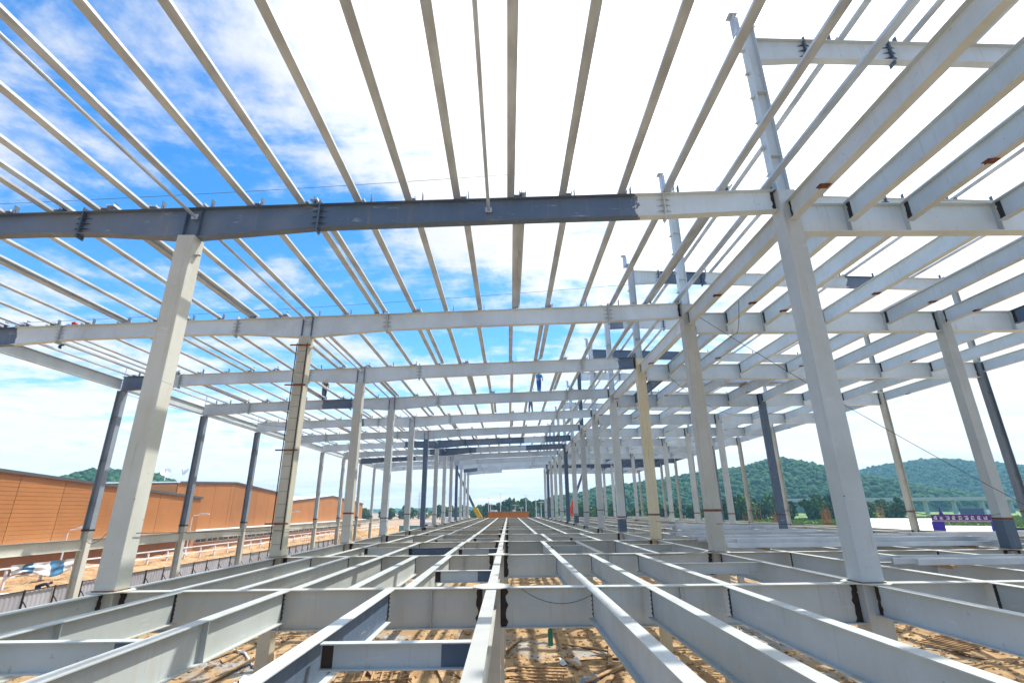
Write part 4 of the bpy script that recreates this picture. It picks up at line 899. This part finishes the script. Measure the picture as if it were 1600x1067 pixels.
def rebar(x, y, h, i):
    t = empty('rebar_cage', (x, y, -0.5), ORD[i] + ' rusty rebar cage from the left beyond the right floor edge', 'rebar cage', 'rusty rebar cages on the right', rt.uniform(0, 1.5))
    def mk():
        mb = MB(); r = random.Random(i)
        for a in (-0.45, -0.15, 0.15, 0.45):
            for b in (-0.45, 0.45): mb.tube([(a, b, 0), (a + r.uniform(-0.1, 0.1), b + r.uniform(-0.1, 0.1), h + r.uniform(-1.6, 0.5))], 0.036, 5)
        return mb.mesh('bar_bundle', M['rebar'])
    link('bars', mk(), t); mb = MB()
    for k in range(int(h / 1.1)): mb.box((0, -0.48, 0.5 + k * 1.1), (1.0, 0.03, 0.03)).box((0, 0.48, 0.5 + k * 1.1), (1.0, 0.03, 0.03)).box((-0.48, 0, 0.5 + k * 1.1), (0.03, 1.0, 0.03)).box((0.48, 0, 0.5 + k * 1.1), (0.03, 1.0, 0.03))
    link('ties', mb.mesh('ties', M['rebar']), t)
for i in range(16): rebar(46 + i * 1.9 + rt.uniform(-0.5, 0.5), 108 + rt.uniform(-8, 10), 7.0 + rt.uniform(0, 2.0), i)

# ------------------------------------------------------------------ things on the frame
M['timber'] = plain('old_timber', (0.48, 0.31, 0.15), 0.85, scale=4, col2=(0.27, 0.15, 0.07))
def bundle(x, y, z, n, layers, length, rz, label):
    t = empty('channel_bundle', (x, y, z), label, 'steel bundle', 'zinc channel bundles on the right floor', rz)
    me = cached(('bch', length), lambda: MB().extrude([(-0.05, 0), (0.05, 0), (0.05, 0.17), (0.03, 0.17), (0.03, 0.164), (0.044, 0.164), (0.044, 0.006), (-0.044, 0.006), (-0.044, 0.164), (-0.03, 0.164), (-0.03, 0.17), (-0.05, 0.17)], [0, length]).mesh('channel', M['galv_new']))
    for s in (0.12, 0.5, 0.88): link('bearer', cached('bearer', lambda: MB().box((0, 0, 0.05), (0.12, 1.3, 0.1)).mesh('bearer', M['timber'])), t, (length * s, 0.45, 0))
    for i in range(n):
        link('channel', me, t, (rt.uniform(-0.35, 0.35), i * 0.36 + rt.uniform(-0.06, 0.06), 0.102), rot=(0, 0, rt.uniform(-0.006, 0.006)))
    if layers > 1:
        link('channel', me, t, (0.3, 0.36, 0.274), rot=(0, 0, 0.012)); link('channel', me, t, (-0.2, 0.70, 0.274), rot=(0, 0, -0.01))
Zb = FT + 0.012
for bx, by, n, ly, ln, rz, lab in (
    (11.7, 15.6, 4, 1, 9.2, 0.005, 'nearest bundle of zinc channels, right of the big right column'),
    (9.7, 22.9, 3, 2, 11.6, -0.02, 'long zinc channels in two layers behind the big right column'),
    (12.4, 24.6, 3, 1, 9.2, 0.012, 'second bundle of zinc channels behind the big right column'),
    (10.0, 26.6, 3, 1, 11.6, -0.008, 'third bundle of zinc channels behind the big right column'),
    (10.4, 28.7, 4, 1, 11.6, 0.01, 'fourth bundle of zinc channels behind the big right column'),
    (10.6, 33.0, 4, 1, 11.6, -0.01, 'zinc channel bundle beside the stained second right column'),
    (12.0, 36.3, 3, 1, 9.2, 0.0, 'thin layer of zinc channels far back on the right floor'),
    (13.2, 42.0, 4, 2, 9.2, 0.015, 'zinc channel bundle beyond the yellow stained column'),
    (13.5, 50.5, 4, 1, 9.2, 0.0, 'farthest zinc channel bundle on the right floor'),
    (22.6, 29.6, 4, 1, 9.2, 0.01, 'zinc channel bundle near the right edge of the floor')): bundle(bx, by, Zb, n, ly, ln, rz, lab)
for bx, by, n, ln, rz, lab in ((11.0, 33.5, 5, 9.2, 0.02, 'zinc channels stored on the upper right beams, nearer stack'), (13.5, 36.5, 5, 9.2, -0.03, 'zinc channels stored on the upper right beams, farther stack'), (22.5, 35.0, 4, 7.6, 0.04, 'zinc channels stored high at the right on upper beams')): bundle(bx, by, CZ + 8.885, n, 2, ln, rz, lab)
# cables
def sag(name, a, b, s, r, label, cat='cable', n=24):
    a = Vector(a); b = Vector(b); pts = [a.lerp(b, i / n) - Vector((0, 0, s * 4 * (i / n) * (1 - i / n))) for i in range(n + 1)]
    return link(name, MB().tube(pts, r, 6).mesh(name, M['cable']), label=label, cat=cat)
sag('guy_cable', (XR + 0.1, FY[1] - 0.3, CZ + 8.9), (21.5, 21.0, CZ - 0.3), 0.25, 0.012, 'thin dark cable slanting down across the right bays')
sag('overhead_cable', (-75, 45, CZ + 30.2), (40, 45, CZ + 38.2), 1.0, 0.022, 'thin overhead cable crossing the blue sky above the nearest rafter')
sag('overhead_cable', (-75, 60, CZ + 23.0), (60, 60, CZ + 32.5), 1.2, 0.022, 'lower overhead cable seen between the first and second rafters')
sag('loose_wire', (0.3, Y1 - 0.17, FT - 0.03), (2.2, Y1 - 0.17, FT - 0.02), 0.32, 0.007, 'thin wire drooping on the middle floor girder')
sag('loose_wire', (3.4, FY[1] - 0.3, FT + 0.02), (8.4, FY[1] - 0.4, FT + 0.1), 0.12, 0.008, 'dark wire slung along the second floor girder')
sag('loose_wire', (XL + 0.26, Y1 - 0.27, FT + 2.1), (XO + 0.3, FY[2] - 0.3, FT + 0.3), 0.5, 0.012, 'wire tied to the nearest left column running to the outer row')
sag('loose_wire', (XR - 0.28, Y1 - 0.29, FT + 2.0), (XI - 0.3, FY[1] - 0.3, FT + 1.4), 0.3, 0.012, 'wire tied to the nearest right column running right')
sag('loose_wire', (9.6, FY[1] - 3.4, CZ + 8.1), (10.6, FY[1] - 0.4, CZ + 7.9), 0.7, 0.012, 'dark wire hanging under the upper right beams')
for a, b, sg, lab in (((XR, FY[0], FT + 1.35), (XR, FY[4], FT + 1.3), 0.3, 'safety line strung along the right column row at waist height'), ((XL + 0.3, FY[0], FT + 1.3), (XL + 0.3, FY[4], FT + 1.25), 0.3, 'safety line strung along the left column row at waist height'), ((XO + 0.3, FY[2], CZ + 7.2), (XL - 0.3, FY[3], CZ + 6.4), 0.9, 'slack rope hanging between the left outer row and the hall columns'), ((10.4, FY[2] - 0.4, CZ + 8.0), (20.6, FY[3] - 0.4, CZ + 7.2), 1.1, 'slack dark wire under the upper right beams in the third bay')):
    sag('safety_line', a, b, sg, 0.011, lab, 'rope')
bt = MB().tube([(0, 0, 0), (0, 0, 0.02), (0, 0, 0.02), (0, 0, 0.33), (0, 0, 0.34), (0, 0, 0.38)], [0.062, 0.062, 0.056, 0.056, 0.03, 0.01], 14)
link('green_canister', (bt.mesh('canister', plain('green_plastic', (0.0, 0.22, 0.15), 0.35, bmp=0))), None, (0.95, Y1 - 0.1, FT - 1.22), label='green canister hung under the nearest floor girder', cat='canister')
# timber and litter on the ground below
def gz(x, y): return float(site_z(np.array([x]), np.array([y]))[0])
def batten_grid(x, y, rz, n, label):
    t = empty('batten_grid', (x, y, gz(x, y) + 0.12), label, 'timber grid', 'timber battens nailed to runners on the ground', rz)
    for s in (-0.9, 0.9): link('runner', cached('runner', lambda: MB().box((0, 0, 0), (3.6, 0.09, 0.09)).mesh('runner', M['timber'])), t, (0, s, 0))
    for i in range(n): link('batten', cached('batten', lambda: MB().box((0, 0, 0.075), (0.09, 2.4, 0.06)).mesh('batten', M['timber'])), t, (-1.7 + 3.4 * i / (n - 1), rt.uniform(-0.1, 0.1), 0))
for bx, by, rz, n, lab in ((-6.4, 27.0, 0.15, 9, 'timber batten grid on the earth left of the middle post'), (1.3, 26.3, 1.4, 8, 'timber batten grid on the earth right of the middle post'), (25.0, 31.5, 0.5, 9, 'timber batten grid below the beams right of the big right column'), (-12.0, 31.0, 0.4, 8, 'timber batten grid on the earth below the left floor beams')): batten_grid(bx, by, rz, n, lab)
pk = [MB().box((0, 0, 0.03), (l, w, 0.05)).mesh('plank', M['timber']) for l, w in ((3.0, 0.22), (2.0, 0.16), (4.0, 0.25), (1.4, 0.3))]
for i in range(56):
    x, y = ((rt.uniform(-9, -2), rt.uniform(25, 31)) if i < 18 else (rt.uniform(0, 6), rt.uniform(25, 33)) if i < 32 else (rt.uniform(18, 32), rt.uniform(26, 38)) if i < 48 else (rt.uniform(-16, -9), rt.uniform(28, 36)))
    link('plank', pk[i % 4], None, (x, y, gz(x, y) + 0.05 + 0.03 * (i % 3)), rot=(rt.uniform(-0.08, 0.08), rt.uniform(-0.05, 0.05), rt.uniform(0, 3.1)), label='loose timber plank lying on the earth below the floor beams', cat='plank', group='loose planks on the ground below')
pr = [(x, y, gz(x, y) + 0.06) for i, (x, y) in enumerate([(-16.2, 33.0), (-15.0, 32.2), (-14.2, 31.0), (-13.6, 30.0), (-12.9, 29.1), (-11.8, 28.6)])]
link('hose', MB().tube(pr, 0.06, 8).mesh('hose', M['white']), label='pale hose curling on the orange earth below the left floor beams', cat='hose')
for i, (x, y, w, h, mt, lab) in enumerate(((2.6, 29.0, 2.2, 1.0, 'white_tarp', 'torn pale plastic sheet on the earth right of the middle post'), (3.6, 26.0, 2.4, 0.7, 'pale_blue', 'crumpled pale blue plastic sheet on the earth near the lower frame edge'), (11.5, 29.5, 2.6, 1.2, 'white_tarp', 'crumpled white plastic sheet between right floor beams'), (-11.5, 27.0, 2.6, 1.0, 'white_tarp', 'crumpled white plastic sheet below the left floor beams'), (21.0, 28.0, 2.6, 1.0, 'white_tarp', 'crumpled white plastic sheet below the far right beams'))):
    c = cloth('plastic_sheet', (x, y, gz(x, y) - 0.25), w, h, [M[mt]], lab, 'plastic sheet', 30 + i, i * 0.9, True); c.scale = (0.55, 0.55, 0.3)
    c.location.z = gz(x, y) - 0.1
def rubble():
    mb = MB(); r = np.random.default_rng(77)
    for i in range(6500):
        x, y = r.uniform(-24, 34), r.uniform(23, 48); s = r.uniform(0.03, 0.13) * (2.2 if r.random() < 0.05 else 1)
        p = r.normal(size=(6, 3)); p /= np.linalg.norm(p, axis=1)[:, None]
        d = np.array([(1, 0, 0), (-1, 0, 0), (0, 1, 0), (0, -1, 0), (0, 0, 1), (0, 0, -1)]) + 0.35 * p
        v = d * s * np.array([1.2, 1, 0.6]) + np.array([x, y, gz(x, y) + 0.01])
        mb.add([tuple(q) for q in v], [(0, 2, 4), (2, 1, 4), (1, 3, 4), (3, 0, 4), (2, 0, 5), (1, 2, 5), (3, 1, 5), (0, 3, 5)])
    link('rubble', mb.mesh('rubble', M['soil']), kind='stuff', label='small stones and clods strewn on the earth below the frame', cat='rubble')
rubble()

# ------------------------------------------------------------------ people
SK = plain('skin', (0.42, 0.24, 0.15), 0.6, bmp=0)
def person(loc, rz, J, cols, label, hat):
    """J: joints (pelvis, chest, neck, head, l/r: shoulder elbow wrist hand, hip knee ankle toe)"""
    names = ['pelvis', 'belly', 'chest', 'neck', 'chin', 'head', 'crown']
    rad = {'pelvis': 0.20, 'belly': 0.185, 'chest': 0.22, 'neck': 0.08, 'chin': 0.10, 'head': 0.13, 'crown': 0.10, 'shoulder': 0.11, 'elbow': 0.075, 'wrist': 0.05, 'hand': 0.055, 'finger': 0.025, 'hip': 0.145, 'knee': 0.10, 'ankle': 0.072, 'toe': 0.06}
    V = []; R = []; E = []; idx = {}
    def add(n, p, r): idx[n] = len(V); V.append(p); R.append(r)
    for n in names: add(n, J[n], rad[n])
    for a, b in zip(names[:-1], names[1:]): E.append((idx[a], idx[b]))
    for s in 'lr':
        for n in ('shoulder', 'elbow', 'wrist', 'hand', 'finger', 'hip', 'knee', 'ankle', 'toe'):
            add(s + n, J[s + n], rad[n])
        E += [(idx['chest'], idx[s + 'shoulder']), (idx[s + 'shoulder'], idx[s + 'elbow']), (idx[s + 'elbow'], idx[s + 'wrist']), (idx[s + 'wrist'], idx[s + 'hand']), (idx[s + 'hand'], idx[s + 'finger']),
              (idx['pelvis'], idx[s + 'hip']), (idx[s + 'hip'], idx[s + 'knee']), (idx[s + 'knee'], idx[s + 'ankle']), (idx[s + 'ankle'], idx[s + 'toe'])]
    me = bpy.data.meshes.new('body_sk'); me.from_pydata([tuple(v) for v in V], E, []); me.update()
    o = bpy.data.objects.new('body_tmp', me); COL.objects.link(o)
    sk = o.modifiers.new('s', 'SKIN'); sub = o.modifiers.new('u', 'SUBSURF'); sub.levels = 2; sub.render_levels = 2
    for i, d in enumerate(me.skin_vertices[0].data): d.radius = (R[i], R[i] * (0.8 if i < 3 else 1)); d.use_root = (i == 0)
    dg = bpy.context.evaluated_depsgraph_get(); body = bpy.data.meshes.new_from_object(o.evaluated_get(dg)); bpy.data.objects.remove(o)
    for c in cols: body.materials.append(c)
    keys = list(idx); PV = np.array([V[idx[k]] for k in keys])
    reg = []
    for k in keys:
        b = k[1:] if k[0] in 'lr' and k[1:] in rad else k
        reg.append(0 if b in ('belly', 'chest', 'shoulder', 'elbow') else 1 if b in ('pelvis', 'hip', 'knee', 'ankle') else 3 if b == 'toe' else 2)
    for p in body.polygons: p.material_index = reg[int(np.argmin(((PV - np.array(p.center)) ** 2).sum(1)))]; p.use_smooth = True
    body.name = 'person'
    ob = link('person', body, None, loc, rz, label=label, cat='person')
    h = Vector(J['crown']); up = (h - Vector(J['chin'])).normalized(); mb = MB(); n = 12; vs = []; fs = []
    rings = [(0.155, -0.03), (0.125, -0.025), (0.12, 0.03), (0.095, 0.085), (0.04, 0.115)]
    for r, zz in rings: vs += [(r * math.cos(2 * math.pi * k / n), r * math.sin(2 * math.pi * k / n), zz) for k in range(n)]
    for i in range(4): fs += [(i * n + k, i * n + (k + 1) % n, (i + 1) * n + (k + 1) % n, (i + 1) * n + k) for k in range(n)]
    fs.append(tuple(range(4 * n, 5 * n))); fs.append(tuple(range(n))[::-1])
    link('helmet', smooth(mb.add(vs, fs).mesh('helmet', hat)), ob, h, rot=up.to_track_quat('Z', 'Y').to_euler())
    return ob
def stand(lean=0.0, arm=0.0, stride=0.12, bend=0.0):
    V3 = lambda x, y, z: (x, y, z)
    def fwd(y, z):                                        # lean the trunk forward (towards -y) about the hips
        a = lean; dz = z - 0.92; return (y * math.cos(a) - dz * math.sin(a), 0.92 + dz * math.cos(a) + y * math.sin(a))
    J = {}
    for n, z in (('pelvis', 0.94), ('belly', 1.12), ('chest', 1.36), ('neck', 1.50), ('chin', 1.56), ('head', 1.64), ('crown', 1.71)):
        y, zz = fwd(-0.02 if n in ('head', 'chin') else 0, z); J[n] = (0, y, zz)
    for s, sx in (('l', -1), ('r', 1)):
        y, z = fwd(0, 1.42); J[s + 'shoulder'] = (sx * 0.19, y, z)
        y2, z2 = y - 0.10 - arm * 0.22, z - 0.27 + arm * 0.08; J[s + 'elbow'] = (sx * 0.24, y2, z2)
        y3, z3 = y2 - 0.10 - arm * 0.18, z2 - 0.22 + arm * 0.12; J[s + 'wrist'] = (sx * 0.22, y3, z3); J[s + 'hand'] = (sx * 0.215, y3 - 0.03, z3 - 0.07); J[s + 'finger'] = (sx * 0.20, y3 - 0.05, z3 - 0.16)
        st = stride * sx; J[s + 'hip'] = (sx * 0.09, 0, 0.88); J[s + 'knee'] = (sx * 0.11, st * 0.6 - 0.05 - bend * 0.15, 0.49); J[s + 'ankle'] = (sx * 0.11, st, 0.09); J[s + 'toe'] = (sx * 0.12, st - 0.17, 0.045)
    return J
camo = plain('camouflage_jacket', (0.16, 0.15, 0.11), 0.8, scale=9, col2=(0.06, 0.07, 0.05)); navy = plain('dark_trousers', (0.05, 0.07, 0.10), 0.8); blk = plain('black_cloth', (0.015, 0.015, 0.02), 0.8); khaki = plain('khaki_cloth', (0.36, 0.30, 0.19), 0.8); grey = plain('grey_trousers', (0.20, 0.22, 0.26), 0.8)
hat_w = plain('pink_white_helmet', (0.75, 0.55, 0.5), 0.4, bmp=0); hat_y = plain('yellow_helmet', (0.8, 0.55, 0.05), 0.4, bmp=0); hat_r = plain('red_helmet', (0.55, 0.05, 0.04), 0.4, bmp=0)
boots = plain('boots', (0.03, 0.025, 0.02), 0.7)
person((-15.2, FY[3], CZ + rtop(-15.2)), 0.5, stand(0.12, 0.7, 0.22), [camo, navy, SK, boots], 'person in camouflage jacket and pale helmet standing on a left rafter', hat_w)
person((2.3, FY[4], CZ + rtop(2.3)), -0.3, stand(0.1, 0.5, 0.2), [khaki, grey, SK, boots], 'person in khaki top standing on a far middle rafter', hat_y)
person((2.6, FY[3] + 0.02, CZ + rtop(2.6)), 0.2, stand(0.2, 0.3, 0.12), [plain('sky_blue_cloth', (0.05, 0.25, 0.5), 0.8), M['blue_cloth'], SK, boots], 'person in blue work clothes leaning beside a middle purlin', hat_w)
person((-39.0, 45.4, 1.0), 2.3, stand(1.35, 0.3, 0.3), [blk, blk, SK, boots], 'person in black bending over white sacks behind the grey hoarding', M['black'])
person((-24.2, 25.5, CZ + rtop(-24.2) + 0.15), 1.2, stand(1.1, 0.6, 0.35, 1.0), [M['blue_cloth'], M['blue_cloth'], SK, boots], 'person in bright blue bending on the purlins at the far left', hat_r)
#PART4
# ------------------------------------------------------------------ haze
def haze():
    m = bpy.data.materials.new('haze_air'); m.use_nodes = True; N = m.node_tree.nodes; L = m.node_tree.links; N.clear()
    o = N.new('ShaderNodeOutputMaterial'); v = N.new('ShaderNodeVolumePrincipled')
    v.inputs['Color'].default_value = (0.32, 0.68, 1.0, 1); v.inputs['Density'].default_value = 0.00022; v.inputs['Anisotropy'].default_value = 0.2
    L.new(v.outputs[0], o.inputs['Volume'])
    link('haze', MB().box((0, 1050, 63), (5300, 3960, 134)).mesh('haze', m), kind='stuff')
haze()
